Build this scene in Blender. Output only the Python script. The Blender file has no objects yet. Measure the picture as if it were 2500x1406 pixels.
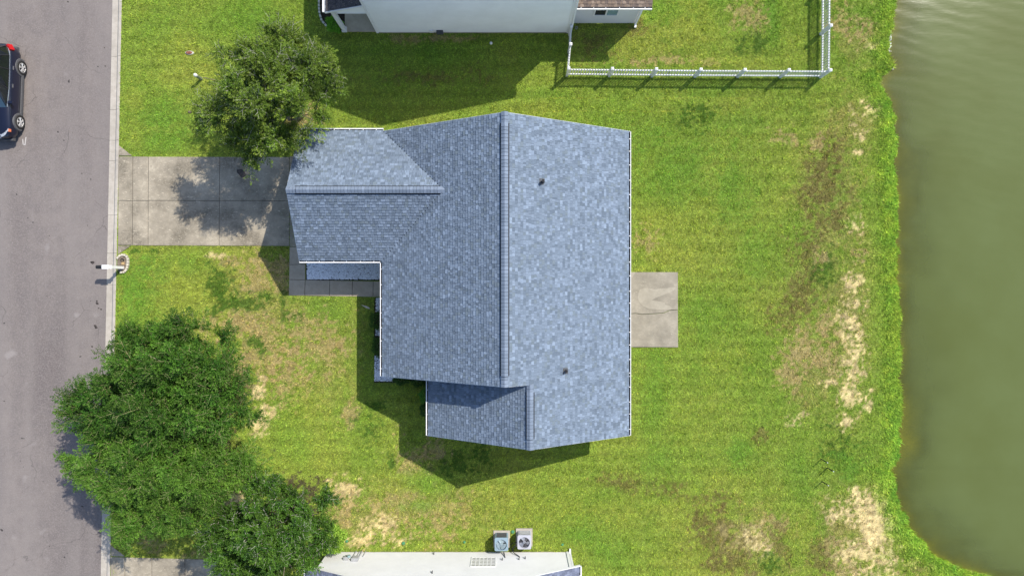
import bpy, math, random
import numpy as np
from mathutils import Vector, Matrix

random.seed(11)
rng = np.random.default_rng(11)
C = bpy.context.scene.collection
scene = bpy.context.scene

# ---------------------------------------------------------------- camera, light, exposure
H = 33.495            # drone height above the lawn, metres
FPX = 1650.0          # focal length in photograph pixels
K = H / FPX           # metres per photograph pixel at lawn level

cam_d = bpy.data.cameras.new('camera')
cam = bpy.data.objects.new('camera', cam_d)
C.objects.link(cam)
cam.location = (0, 0, H)
cam.rotation_euler = (0, 0, 0)
cam_d.sensor_width = 36.0
cam_d.lens = 36.0 * FPX / 2500.0
cam_d.clip_start = 0.5
cam_d.clip_end = 2000
scene.camera = cam

SUN_EL, SUN_AZ = math.radians(49.0), math.radians(42.45)
SUN = Vector((math.cos(SUN_EL) * math.cos(SUN_AZ), math.cos(SUN_EL) * math.sin(SUN_AZ), math.sin(SUN_EL)))
world = bpy.data.worlds.new('World')
scene.world = world
world.use_nodes = True
wn = world.node_tree.nodes
sky = wn.new('ShaderNodeTexSky')
sky.sky_type = 'NISHITA'
sky.sun_disc = False
sky.sun_elevation = SUN_EL
sky.sun_rotation = math.pi / 2 - SUN_AZ
world.node_tree.links.new(sky.outputs[0], wn['Background'].inputs[0])
wn['Background'].inputs[1].default_value = 0.15
ld = bpy.data.lights.new('sun', 'SUN')
ld.energy = 3.9
ld.angle = math.radians(0.5)
ld.color = (1.0, 0.94, 0.83)
sun = bpy.data.objects.new('sun', ld)
C.objects.link(sun)
sun.rotation_euler = SUN.to_track_quat('Z', 'Y').to_euler()
sun.location = SUN * 60
scene.view_settings.view_transform = 'Standard'
scene.view_settings.look = 'None'
scene.view_settings.exposure = 0.70
scene.view_settings.gamma = 1.0
scene.view_settings.use_curve_mapping = False


# ---------------------------------------------------------------- helpers
def P(px, py, z=0.0):
    """true place of something seen at photograph pixel (px, py) at height z"""
    s = (H - z) / FPX
    return Vector(((px - 1250) * s, (703 - py) * s, z))


def G(px, py):
    return ((px - 1250) * K, (703 - py) * K)


class MB:
    def __init__(self):
        self.v, self.f, self.c = [], [], []

    def vert(self, *p):
        self.v.append(tuple(p[0]) if len(p) == 1 else p)
        return len(self.v) - 1

    def face(self, pts, col=None):
        i = len(self.v)
        self.v.extend(tuple(p) for p in pts)
        self.f.append(tuple(range(i, i + len(pts))))
        if col is not None:
            self.c.append(col)

    def box(self, x0, y0, z0, x1, y1, z1, M=None):
        p = [Vector(q) for q in ((x0, y0, z0), (x1, y0, z0), (x1, y1, z0), (x0, y1, z0),
                                 (x0, y0, z1), (x1, y0, z1), (x1, y1, z1), (x0, y1, z1))]
        if M is not None:
            p = [M @ q for q in p]
        i = len(self.v)
        self.v.extend(tuple(q) for q in p)
        for f in ((0, 3, 2, 1), (4, 5, 6, 7), (0, 1, 5, 4), (1, 2, 6, 5), (2, 3, 7, 6), (3, 0, 4, 7)):
            self.f.append(tuple(i + k for k in f))
        return self

    def prism(self, poly, z0, z1, bevel=0.0):
        """polygon (counter clockwise x,y) pulled from z0 to z1, top edge bevelled"""
        n = len(poly)
        i = len(self.v)
        cx = sum(p[0] for p in poly) / n
        cy = sum(p[1] for p in poly) / n
        rings = [(0, z0), (0, z1 - bevel)] + ([(bevel, z1)] if bevel else [])
        for ins, z in rings:
            for k in range(n):
                x, y = poly[k]
                if ins:
                    a, b = poly[k - 1], poly[(k + 1) % n]
                    e1 = Vector((x - a[0], y - a[1])).normalized()
                    e2 = Vector((b[0] - x, b[1] - y)).normalized()
                    nn = Vector((-(e1.y + e2.y), e1.x + e2.x))
                    if nn.length > 1e-6:
                        nn.normalize()
                    x, y = x + nn.x * ins * 1.3, y + nn.y * ins * 1.3
                self.v.append((x, y, z))
        R = len(rings)
        for r in range(R - 1):
            for k in range(n):
                k2 = (k + 1) % n
                self.f.append((i + r * n + k, i + r * n + k2, i + (r + 1) * n + k2, i + (r + 1) * n + k))
        self.f.append(tuple(i + (R - 1) * n + k for k in range(n)))
        self.f.append(tuple(i + k for k in reversed(range(n))))
        return self

    def tube(self, pts, rads, n=6, cap=True):
        pts = [Vector(p) for p in pts]
        i = len(self.v)
        for j, p in enumerate(pts):
            t = (pts[min(j + 1, len(pts) - 1)] - pts[max(j - 1, 0)])
            if t.length < 1e-9:
                t = Vector((0, 0, 1))
            t.normalize()
            a = t.cross(Vector((0, 0, 1)) if abs(t.z) < .9 else Vector((1, 0, 0))).normalized()
            b = t.cross(a)
            r = rads[j] if hasattr(rads, '__len__') else rads
            for k in range(n):
                th = 2 * math.pi * k / n
                self.v.append(tuple(p + a * (r * math.cos(th)) + b * (r * math.sin(th))))
        for j in range(len(pts) - 1):
            for k in range(n):
                k2 = (k + 1) % n
                self.f.append((i + j * n + k, i + (j + 1) * n + k, i + (j + 1) * n + k2, i + j * n + k2))
        if cap:
            self.f.append(tuple(i + k for k in range(n)))
            self.f.append(tuple(i + (len(pts) - 1) * n + k for k in reversed(range(n))))
        return self

    def lathe(self, prof, c=(0, 0, 0), n=20, axis='z'):
        """prof: list of (radius, height) round an axis through c"""
        i = len(self.v)
        c = Vector(c)
        for r, h in prof:
            for k in range(n):
                th = 2 * math.pi * k / n
                q = Vector((r * math.cos(th), r * math.sin(th), h))
                if axis == 'x':
                    q = Vector((q.z, q.x, q.y))
                self.v.append(tuple(c + q))
        for j in range(len(prof) - 1):
            for k in range(n):
                k2 = (k + 1) % n
                self.f.append((i + j * n + k, i + j * n + k2, i + (j + 1) * n + k2, i + (j + 1) * n + k))
        return self

    def mesh(self, name, mat, off=(0, 0, 0), smooth=False):
        m = bpy.data.meshes.new(name)
        o = Vector(off)
        m.from_pydata([(a - o.x, b - o.y, c - o.z) for a, b, c in self.v], [], self.f)
        if self.c and len(self.c) == len(self.f):
            at = m.attributes.new('tint', 'FLOAT_COLOR', 'FACE')
            at.data.foreach_set('color', np.array([(*c[:3], 1) for c in self.c], dtype=np.float32).ravel())
        if smooth:
            m.polygons.foreach_set('use_smooth', [True] * len(m.polygons))
        m.materials.append(mat)
        m.validate()
        return m


OFF = {}


def link(o, parent=None):
    C.objects.link(o)
    if parent is not None:
        o.parent = parent
    OFF[o] = OFF.get(parent, Vector((0, 0, 0)))
    return o


def part(name, mb, mat, parent, label=None, kind=None, smooth=False):
    off = OFF.get(parent, Vector((0, 0, 0)))
    o = bpy.data.objects.new(name, mb.mesh(name, mat, off, smooth))
    link(o, parent)
    if label:
        o['label'] = label
    if kind:
        o['kind'] = kind
    return o


def thing(name, label=None, cat=None, loc=(0, 0, 0), group=None, kind=None, rz=0, local=False):
    o = bpy.data.objects.new(name, None)
    o.empty_display_size = .2
    C.objects.link(o)
    o.location = loc
    o.rotation_euler = (0, 0, rz)
    OFF[o] = Vector((0, 0, 0)) if local else Vector(loc)
    tag(o, label, cat, group, kind)
    return o


def tag(o, label=None, cat=None, group=None, kind=None):
    if label:
        o['label'] = label
    if cat:
        o['category'] = cat
    if group:
        o['group'] = group
    if kind:
        o['kind'] = kind
    return o


def single(name, mb, mat, label, cat, loc, group=None, smooth=False):
    """a thing that is one mesh"""
    o = bpy.data.objects.new(name, mb.mesh(name, mat, loc, smooth))
    C.objects.link(o)
    o.location = loc
    return tag(o, label, cat, group)


def copy_tree(o, parent=None):
    c = o.copy()
    C.objects.link(c)
    if parent is not None:
        c.parent = parent
    OFF[c] = OFF.get(o, Vector((0, 0, 0)))
    for ch in [x for x in bpy.data.objects if x.parent == o]:
        copy_tree(ch, c)
    return c


# ---------------------------------------------------------------- materials
class NT:
    def __init__(self, name):
        self.m = bpy.data.materials.new(name)
        self.m.use_nodes = True
        self.t = self.m.node_tree
        self.b = self.t.nodes['Principled BSDF']
        self.out = self.t.nodes['Material Output']
        self.pos = self.n('ShaderNodeNewGeometry').outputs['Position']

    def n(self, t, **kw):
        nd = self.t.nodes.new(t)
        for k, v in kw.items():
            setattr(nd, k, v)
        return nd

    def l(self, a, b):
        self.t.links.new(a, b)

    def noise(self, scale, detail=4, rough=.6, stretch=None, dist=0):
        nd = self.n('ShaderNodeTexNoise')
        nd.inputs['Scale'].default_value = scale
        nd.inputs['Detail'].default_value = detail
        nd.inputs['Roughness'].default_value = rough
        nd.inputs['Distortion'].default_value = dist
        src = self.pos
        if stretch:
            mp = self.n('ShaderNodeMapping')
            mp.inputs['Scale'].default_value = stretch
            self.l(self.pos, mp.inputs['Vector'])
            src = mp.outputs[0]
        self.l(src, nd.inputs['Vector'])
        return nd.outputs['Fac']

    def ramp(self, fac, a, b, ca=(0, 0, 0, 1), cb=(1, 1, 1, 1)):
        r = self.n('ShaderNodeValToRGB')
        r.color_ramp.elements[0].position = a
        r.color_ramp.elements[1].position = b
        r.color_ramp.elements[0].color = (*ca[:3], 1)
        r.color_ramp.elements[1].color = (*cb[:3], 1)
        self.l(fac, r.inputs[0])
        return r.outputs[0]

    def mix(self, fac, a, b, mode='MIX'):
        m = self.n('ShaderNodeMix', data_type='RGBA', blend_type=mode)
        if isinstance(fac, (int, float)):
            m.inputs[0].default_value = fac
        else:
            self.l(fac, m.inputs[0])
        for s, v in ((m.inputs[6], a), (m.inputs[7], b)):
            if isinstance(v, tuple):
                s.default_value = (*v[:3], 1)
            else:
                self.l(v, s)
        return m.outputs[2]

    def math(self, op, a, b=None):
        m = self.n('ShaderNodeMath', operation=op)
        for s, v in ((m.inputs[0], a), (m.inputs[1], b)):
            if v is None:
                continue
            if isinstance(v, (int, float)):
                s.default_value = v
            else:
                self.l(v, s)
        return m.outputs[0]

    def attr(self, name, out='Color'):
        a = self.n('ShaderNodeAttribute')
        a.attribute_name = name
        return a.outputs[out]

    def bump(self, h, strength, dist=.02):
        b = self.n('ShaderNodeBump')
        b.inputs['Strength'].default_value = strength
        b.inputs['Distance'].default_value = dist
        self.l(h, b.inputs['Height'])
        self.l(b.outputs[0], self.b.inputs['Normal'])
        return b.outputs[0]

    def col(self, c):
        if isinstance(c, tuple):
            self.b.inputs['Base Color'].default_value = (*c[:3], 1)
        else:
            self.l(c, self.b.inputs['Base Color'])

    def set(self, rough=.7, spec=.3, metal=0, coat=0):
        self.b.inputs['Roughness'].default_value = rough
        self.b.inputs['Specular IOR Level'].default_value = spec
        self.b.inputs['Metallic'].default_value = metal
        self.b.inputs['Coat Weight'].default_value = coat
        return self.m


def sc(c, f):
    return tuple(x * f for x in c)


def simple(name, c, rough=.6, spec=.3, metal=0, coat=0, var=.12, scale=6, bump=0):
    t = NT(name)
    n = t.noise(scale, 5)
    t.col(t.ramp(n, .3, .7, sc(c, 1 - var), sc(c, 1 + var)))
    if bump:
        t.bump(t.noise(scale * 8, 3), bump, .01)
    return t.set(rough, spec, metal, coat)


def concrete(name, c, stain=.35):
    t = NT(name)
    big = t.noise(.7, 5, .65)
    mid = t.noise(3.5, 6, .7)
    fine = t.noise(45, 3, .7)
    base = t.ramp(big, .32, .68, sc(c, 1 - stain), sc(c, 1.12))
    base = t.mix(t.math('MULTIPLY', t.ramp(mid, .42, .72), .55), base, sc((c[0] * .97, c[1] * .94, c[2] * .88), .62))
    base = t.mix(t.math('MULTIPLY', t.ramp(t.noise(2.1, 6, .75, dist=.6), .6, .7), .5), base, sc(c, 1.32))
    base = t.mix(t.math('MULTIPLY', t.ramp(fine, .35, .75), .35), base, sc(c, .7))
    base = t.mix(t.math('MULTIPLY', t.ramp(t.noise(11, 4, .75), .50, .66), min(1, stain * 1.3)), base, sc(c, .72))
    base = t.mix(t.math('MULTIPLY', t.ramp(t.noise(5.5, 5, .8, (1, 2.2, 1), .8), .58, .66), min(1, stain * 1.2)), base, sc(c, 1.4))
    t.col(base)
    t.bump(fine, .25, .006)
    return t.set(.88, .2)


M = {}
M['white'] = simple('white vinyl', (.66, .66, .66), .45, .4, var=.05)
M['white_trim'] = simple('white painted trim', (.72, .73, .75), .5, .35, var=.05)
M['gutter_dark'] = simple('dark gutter bottom', (.03, .028, .03), .9, .1, var=.5, scale=20)
M['black'] = simple('black plastic', (.015, .015, .017), .5, .3)
M['dark_metal'] = simple('dark grey metal', (.06, .063, .07), .45, .4)
M['grey_metal'] = simple('grey metal', (.32, .33, .35), .4, .5, var=.15)
M['concrete'] = concrete('driveway concrete', (.36, .315, .245), .78)
M['patio'] = concrete('patio concrete', (.305, .275, .218), .5)
M['walk'] = concrete('walkway concrete', (.38, .325, .25), .15)
M['kerb'] = concrete('kerb concrete', (.40, .365, .32), .2)
M['fascia'] = simple('fascia boards', (.62, .64, .67), .6, .3, var=.06)
M['mulch'] = simple('dark mulch', (.035, .028, .022), .95, .1, var=.7, scale=25, bump=1)
M['soil'] = simple('bed soil', (.16, .13, .10), .95, .1, var=.5, scale=14, bump=.8)
M['edging'] = simple('cream edging block', (.46, .42, .34), .85, .2, var=.2, scale=9)
M['edging_dark'] = simple('grey edging block', (.46, .45, .39), .85, .2, var=.25, scale=9)
M['bark'] = simple('tree bark', (.20, .17, .135), .9, .1, var=.4, scale=14, bump=.8)
M['rust'] = simple('rusty cover', (.20, .075, .05), .8, .2, var=.35, scale=18)
M['green_cap'] = simple('green plastic cap', (.06, .20, .10), .6, .2)
M['glass'] = simple('window glass', (.02, .022, .035), .06, .6, var=.1)
M['glass_pale'] = simple('pale window glass', (.20, .30, .32), .12, .6, var=.2)
M['curtain'] = simple('shaded window pane', (.26, .26, .25), .3, .5, var=.15)
M['chalk'] = simple('faded white mark', (.42, .40, .39), .9, .1, var=.2, scale=30)
M['oil'] = simple('dark oil stain', (.045, .036, .032), .6, .3, var=.4, scale=9)
M['pale_stain'] = concrete('pale dry patch', (.325, .295, .235), .15)
M['joint'] = simple('dark joint filler', (.05, .045, .04), .9, .1, var=.3, scale=30)


def tinted(name, rough=.85, spec=.2, grain=.35, gscale=60, bump=.3):
    """colour comes piece by piece from the mesh, with fine grain on top"""
    t = NT(name)
    a = t.attr('tint')
    g = t.noise(gscale, 3, .7)
    dark = t.mix(1.0, a, (1 - grain, 1 - grain, 1 - grain), 'MULTIPLY')
    lite = t.mix(1.0, a, (1 + grain * .6, 1 + grain * .6, 1 + grain * .6), 'MULTIPLY')
    t.col(t.mix(t.ramp(g, .35, .65), dark, lite))
    if bump:
        t.bump(g, bump, .004)
    return t.set(rough, spec)


M['shingle'] = tinted('asphalt shingle', .9, .15, .22, 40)
M['pebble'] = tinted('pale gravel stone', .8, .25, .12, 30, 0)


def siding_mat(name, c):
    t = NT(name)
    n = t.noise(1.3, 4)
    s = t.noise(2.5, 5, .6, (1, 1, 8))
    b = t.ramp(n, .3, .7, sc(c, .94), sc(c, 1.03))
    t.col(t.mix(t.math('MULTIPLY', t.ramp(s, .5, .8), .15), b, sc(c, .8)))
    return t.set(.55, .3)


M['siding'] = siding_mat('pale vinyl siding', (.80, .82, .83))
M['siding_white'] = siding_mat('white vinyl siding', (.61, .61, .615))
M['siding_cream'] = siding_mat('cream vinyl siding', (.62, .60, .55))


def leaf_mat(name, transl=.12):
    t = NT(name)
    a = t.attr('tint')
    t.t.nodes.remove(t.b)
    d = t.n('ShaderNodeBsdfPrincipled')
    t.l(a, d.inputs['Base Color'])
    d.inputs['Roughness'].default_value = .6
    d.inputs['Specular IOR Level'].default_value = .12
    tr = t.n('ShaderNodeBsdfTranslucent')
    t.l(t.mix(1.0, a, (1.15, 1.2, .6), 'MULTIPLY'), tr.inputs['Color'])
    mx = t.n('ShaderNodeMixShader')
    mx.inputs[0].default_value = transl
    t.l(d.outputs[0], mx.inputs[1])
    t.l(tr.outputs[0], mx.inputs[2])
    t.l(mx.outputs[0], t.out.inputs[0])
    return t.m


M['leaf'] = leaf_mat('tree leaf')
M['grass'] = leaf_mat('grass blade', .25)


# ---------------------------------------------------------------- noise fields in numpy
_tab = np.random.default_rng(5).random((256, 256)).astype(np.float32)


def vnoise(x, y, scale, seed=0):
    x = np.asarray(x) * scale + seed * 17.31
    y = np.asarray(y) * scale + seed * 9.77
    xi, yi = np.floor(x).astype(int), np.floor(y).astype(int)
    fx, fy = x - xi, y - yi
    fx, fy = fx * fx * (3 - 2 * fx), fy * fy * (3 - 2 * fy)
    g = lambda a, b: _tab[a & 255, b & 255]
    return (g(xi, yi) * (1 - fx) * (1 - fy) + g(xi + 1, yi) * fx * (1 - fy) +
            g(xi, yi + 1) * (1 - fx) * fy + g(xi + 1, yi + 1) * fx * fy)


def fbm(x, y, scale, seed=0, octv=4):
    s = 0
    a, t = .5, 0
    for i in range(octv):
        s = s + a * vnoise(x, y, scale * 2 ** i, seed + i)
        t += a
        a *= .55
    return s / t


def sstep(a, b, x):
    t = np.clip((x - a) / (b - a), 0, 1)
    return t * t * (3 - 2 * t)


def XK(y):           # edge where kerb meets lawn
    return -19.63 + .0204 * y


# shoreline traced at water level
WZ = -0.28
_sh = [(-900, 2190), (-200, 2186), (0, 2180), (60, 2172), (120, 2172), (165, 2180), (185, 2160), (205, 2150), (230, 2163), (290, 2182),
       (345, 2186), (390, 2178), (440, 2184), (500, 2192), (560, 2194), (640, 2188), (700, 2190), (800, 2195),
       (900, 2192), (1000, 2198), (1060, 2192), (1110, 2190), (1132, 2184), (1142, 2172), (1170, 2182),
       (1200, 2188), (1240, 2198), (1280, 2215), (1310, 2236), (1340, 2266), (1365, 2305), (1385, 2345),
       (1400, 2390), (1430, 2470), (1500, 2750), (1800, 3900)]
_shw = np.array([[P(x, y, WZ).y, P(x, y, WZ).x] for y, x in _sh])[::-1]


def shore(x, y):
    """signed distance to the waterline, positive over water"""
    xs = np.interp(y, _shw[:, 0], _shw[:, 1])
    xs2 = np.interp(np.asarray(y) + .2, _shw[:, 0], _shw[:, 1])
    sl = (xs2 - xs) / .2
    wob = (vnoise(x * 0 + 3, y, 1.6, 3) - .5) * .32 + (vnoise(x * 0 + 3, y, 5, 4) - .5) * .16
    return (x - xs + wob) / np.sqrt(1 + sl * sl)


# patches: px, py, rx, ry, kind, strength
PATCH = [
    # broad thin turf
    (2065, 760, 75, 240, 'dry', .75), (2000, 900, 90, 120, 'dry', .6), (2095, 1300, 110, 130, 'dry', .8), (1820, 1325, 110, 90, 'dry', .7), (2020, 470, 80, 190, 'dry', .6), (640, 760, 130, 160, 'dry', .7),
    (920, 1260, 170, 90, 'dry', .7), (800, 880, 110, 150, 'dry', .5), (1120, 1240, 120, 60, 'dry', .5), (2080, 300, 60, 100, 'dry', .6), (2080, 80, 60, 110, 'dry', .5), (1560, 110, 140, 60, 'dry', .35), (1950, 700, 60, 160, 'dry', .4),
    # dark mulch under the trees; shade of the crown gaps put into the colour
    (690, 265, 70, 55, 'litter_shade', .9), (480, 930, 110, 70, 'litter_shade', 1), (470, 1120, 110, 70, 'litter_shade', 1), (715, 1240, 80, 60, 'litter_shade', .9), (400, 960, 80, 60, 'litter_shade', .8),
    # front lawn, north of the drive
    (400, 275, 110, 60, 'lush', .8), (370, 60, 80, 90, 'lush', .4), (600, 60, 110, 60, 'lush', .5), (395, 345, 100, 40, 'lush', .7),
    (335, 245, 32, 50, 'yel', .8), (470, 190, 120, 26, 'yel', .6), (450, 110, 60, 40, 'yel', .5), (330, 330, 25, 60, 'yel', .5),
    (735, 285, 42, 26, 'tan', 1.0), (700, 300, 26, 20, 'brown', .9), (760, 268, 22, 14, 'tan', .8),
    # front lawn, south of the drive
    (340, 690, 80, 90, 'lush', .9), (430, 640, 110, 40, 'lush', .6), (330, 780, 55, 60, 'lush', .7), (450, 720, 60, 55, 'yel', .7),
    (425, 650, 18, 28, 'yel', .8), (540, 625, 28, 12, 'sand', .7), (555, 640, 30, 16, 'tan', .7), (640, 680, 55, 55, 'tan', .75), (680, 650, 60, 22, 'tan', .7),
    (580, 790, 90, 50, 'tan', .6), (640, 850, 85, 85, 'tan', .75), (600, 740, 55, 50, 'tan', .45), (690, 690, 26, 55, 'tan', .5),
    (535, 690, 34, 38, 'weed', .9), (550, 735, 30, 26, 'weed', .8), (600, 742, 38, 22, 'weed', .95), (640, 720, 24, 14, 'weed', .7), (527, 757, 14, 14, 'weed', .8),
    (698, 775, 16, 14, 'weed', .95), (732, 776, 16, 13, 'weed', .9), (618, 838, 26, 18, 'weed', .7), (640, 855, 16, 24, 'weed', .7), (690, 730, 14, 30, 'weed', .5), (660, 730, 14, 12, 'weed', .6),
    (335, 612, 20, 9, 'weed', .8), (375, 612, 16, 8, 'weed', .6),
    (800, 760, 70, 50, 'lush', .45), (760, 850, 100, 90, 'tan', .45), (830, 830, 40, 60, 'tan', .3), (700, 930, 80, 80, 'tan', .35),
    (655, 1008, 30, 24, 'sand', .95), (630, 1040, 26, 24, 'sand', .9), (628, 955, 20, 50, 'sand', .6), (600, 1185, 45, 30, 'sand', 1), (575, 1220, 40, 30, 'sand', .8),
    (740, 1000, 70, 60, 'yel', .5), (860, 1010, 30, 40, 'tan', .4), (700, 1090, 90, 50, 'lush', .3), (480, 1350, 40, 20, 'tan', .5), (360, 1330, 40, 25, 'tan', .5), (530, 1310, 30, 40, 'tan', .8),
    (850, 1205, 48, 36, 'sand', .75), (820, 1180, 26, 16, 'sand', .5), (930, 1285, 62, 42, 'sand', .72), (880, 1325, 60, 22, 'sand', .78), (985, 1320, 50, 24, 'sand', .45), (840, 1250, 40, 40, 'tan', .6),
    (960, 1230, 100, 30, 'tan', .4), (1130, 1230, 50, 40, 'tan', .4), (1040, 1280, 100, 60, 'tan', .35), (1010, 1130, 70, 60, 'tan', .35),
    (1040, 1180, 80, 40, 'lush', .6), (1010, 1235, 60, 18, 'lush', .7), (900, 1120, 60, 40, 'lush', .4), (960, 1130, 14, 26, 'weed', .7), (920, 990, 24, 12, 'weed', .7), (900, 1050, 40, 40, 'weed', .35),
    (1110, 1130, 60, 40, 'weed', .5), (1180, 1110, 40, 40, 'weed', .5), (1060, 1100, 40, 30, 'tan', .5),
    # strip between the houses
    (1000, 120, 160, 50, 'lush', .5), (1050, 190, 200, 30, 'brown', .25), (1300, 230, 120, 25, 'lush', .5), (1000, 95, 60, 14, 'tan', .6), (1100, 92, 80, 12, 'tan', .4), (780, 150, 40, 60, 'lush', .4),
    # fenced yard
    (1560, 110, 130, 70, 'yel', .8), (1700, 60, 80, 100, 'yel', .8), (1600, 150, 180, 16, 'tan', .4), (1890, 60, 26, 90, 'lush', .8), (1830, 40, 60, 60, 'tan', .35), (1845, 110, 60, 40, 'weed', .35), (1560, 70, 30, 22, 'brown', .6), (1450, 110, 50, 40, 'brown', .3), (1800, 150, 120, 20, 'yel', .6),
    # back lawn
    (1640, 420, 100, 130, 'lush', .75), (1590, 330, 60, 60, 'lush', .3), (1800, 440, 70, 110, 'lush', .7), (1850, 620, 70, 90, 'lush', .6), (1720, 760, 90, 90, 'lush', .55), (1600, 960, 50, 130, 'lush', .65), (1790, 300, 100, 40, 'lush', .5), (1720, 270, 70, 26, 'weed', .4), (1690, 300, 50, 40, 'weed', .35), (1745, 215, 120, 30, 'lush', .5),
    (1640, 540, 90, 60, 'yel', .5), (1580, 590, 40, 40, 'tan', .3), (1650, 640, 80, 40, 'yel', .6), (1760, 880, 70, 60, 'yel', .4), (1680, 1050, 120, 60, 'yel', .3), (1330, 1240, 220, 60, 'yel', .6), (1550, 1250, 120, 50, 'yel', .45),
    (1520, 1175, 90, 26, 'brown', .55), (1640, 1190, 40, 26, 'brown', .5), (1600, 1120, 60, 60, 'lush', .5), (1480, 1210, 60, 26, 'lush', .4), (1480, 1340, 70, 60, 'lush', .6), (1420, 1310, 50, 26, 'lush', .5), (1640, 1360, 60, 50, 'yel', .5),
    (1810, 1110, 50, 50, 'lush', .8), (2050, 1090, 60, 60, 'weed', .55), (2070, 1130, 70, 50, 'lush', .7), (1960, 1160, 50, 60, 'lush', .5), (1860, 1060, 26, 20, 'brown', .7),
    # worn ground by the pond
    (2010, 400, 50, 60, 'brown', .5), (2020, 450, 50, 70, 'brown', .55), (1990, 500, 44, 70, 'brown', .38), (2020, 360, 40, 40, 'brown', .4), (2000, 350, 24, 18, 'tan', .8),
    (1960, 590, 60, 80, 'brown', .4), (1960, 700, 70, 80, 'brown', .45), (2010, 660, 40, 60, 'weed', .45), (1920, 770, 60, 60, 'brown', .35), (1960, 860, 60, 60, 'tan', .45), (1940, 910, 50, 60, 'tan', .4),
    (2100, 330, 20, 18, 'sand', .7), (2080, 290, 18, 28, 'sand', .6), (2130, 268, 30, 28, 'sand', .65), (2095, 370, 18, 10, 'sand', .8), (2125, 110, 16, 14, 'sand', .9), (2110, 60, 50, 60, 'tan', .4), (2050, 40, 40, 60, 'tan', .4), (1920, 330, 40, 30, 'tan', .4), (2110, 60, 14, 12, 'tan', .8),
    (2085, 545, 26, 24, 'sand', .75), (2040, 540, 24, 30, 'brown', .6), (2095, 620, 24, 20, 'tan', .5), (2000, 630, 16, 30, 'tan', .6),
    (2080, 690, 30, 40, 'sand', .78), (2090, 745, 28, 20, 'sand', .7), (2060, 800, 45, 60, 'sand', .6), (2090, 850, 40, 50, 'sand', .65), (2020, 870, 40, 60, 'tan', .6), (2085, 900, 40, 40, 'sand', .7),
    (2072, 968, 36, 34, 'sand', .95), (2120, 990, 26, 14, 'sand', .7), (2020, 935, 18, 14, 'sand', .7), (2070, 1020, 26, 30, 'sand', .65), (1940, 1028, 26, 18, 'sand', .7), (1965, 1010, 14, 8, 'sand', .6), (2010, 800, 30, 50, 'tan', .5),
    (2095, 1240, 54, 44, 'sand', .82), (2125, 1290, 44, 70, 'sand', 1.1), (2050, 1260, 44, 30, 'sand', .7), (2085, 1200, 26, 20, 'sand', .7), (2150, 1250, 26, 40, 'sand', .75), (2090, 1350, 60, 40, 'sand', .75), (2150, 1370, 70, 34, 'sand', .7), (2060, 1400, 60, 30, 'tan', .7), (2120, 1400, 80, 20, 'sand', .6), (2035, 1320, 30, 30, 'tan', .7), (2230, 1385, 60, 26, 'tan', .5),
    (1820, 1325, 56, 48, 'sand', .85), (1770, 1295, 26, 20, 'sand', .75), (1870, 1345, 30, 40, 'sand', .7), (1760, 1310, 70, 60, 'brown', .8), (1720, 1270, 40, 40, 'brown', .6), (1790, 1370, 90, 40, 'brown', .6), (1890, 1280, 40, 26, 'tan', .55), (1900, 1330, 40, 60, 'brown', .4), (1740, 1220, 60, 30, 'brown', .35), (1880, 1370, 26, 26, 'weed', .7),
    (2080, 1150, 30, 40, 'lush', .5), (2000, 1370, 40, 60, 'brown', .5), (1960, 1290, 40, 60, 'yel', .6),
]
KC = {'litter_shade': (.058, .047, .028), 'dry': (.275, .240, .075), 'lush': (.112, .230, .024), 'yel': (.236, .274, .040), 'tan': (.31, .25, .10), 'sand': (.46, .375, .19), 'weed': (.062, .125, .014), 'brown': (.140, .122, .036)}


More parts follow.
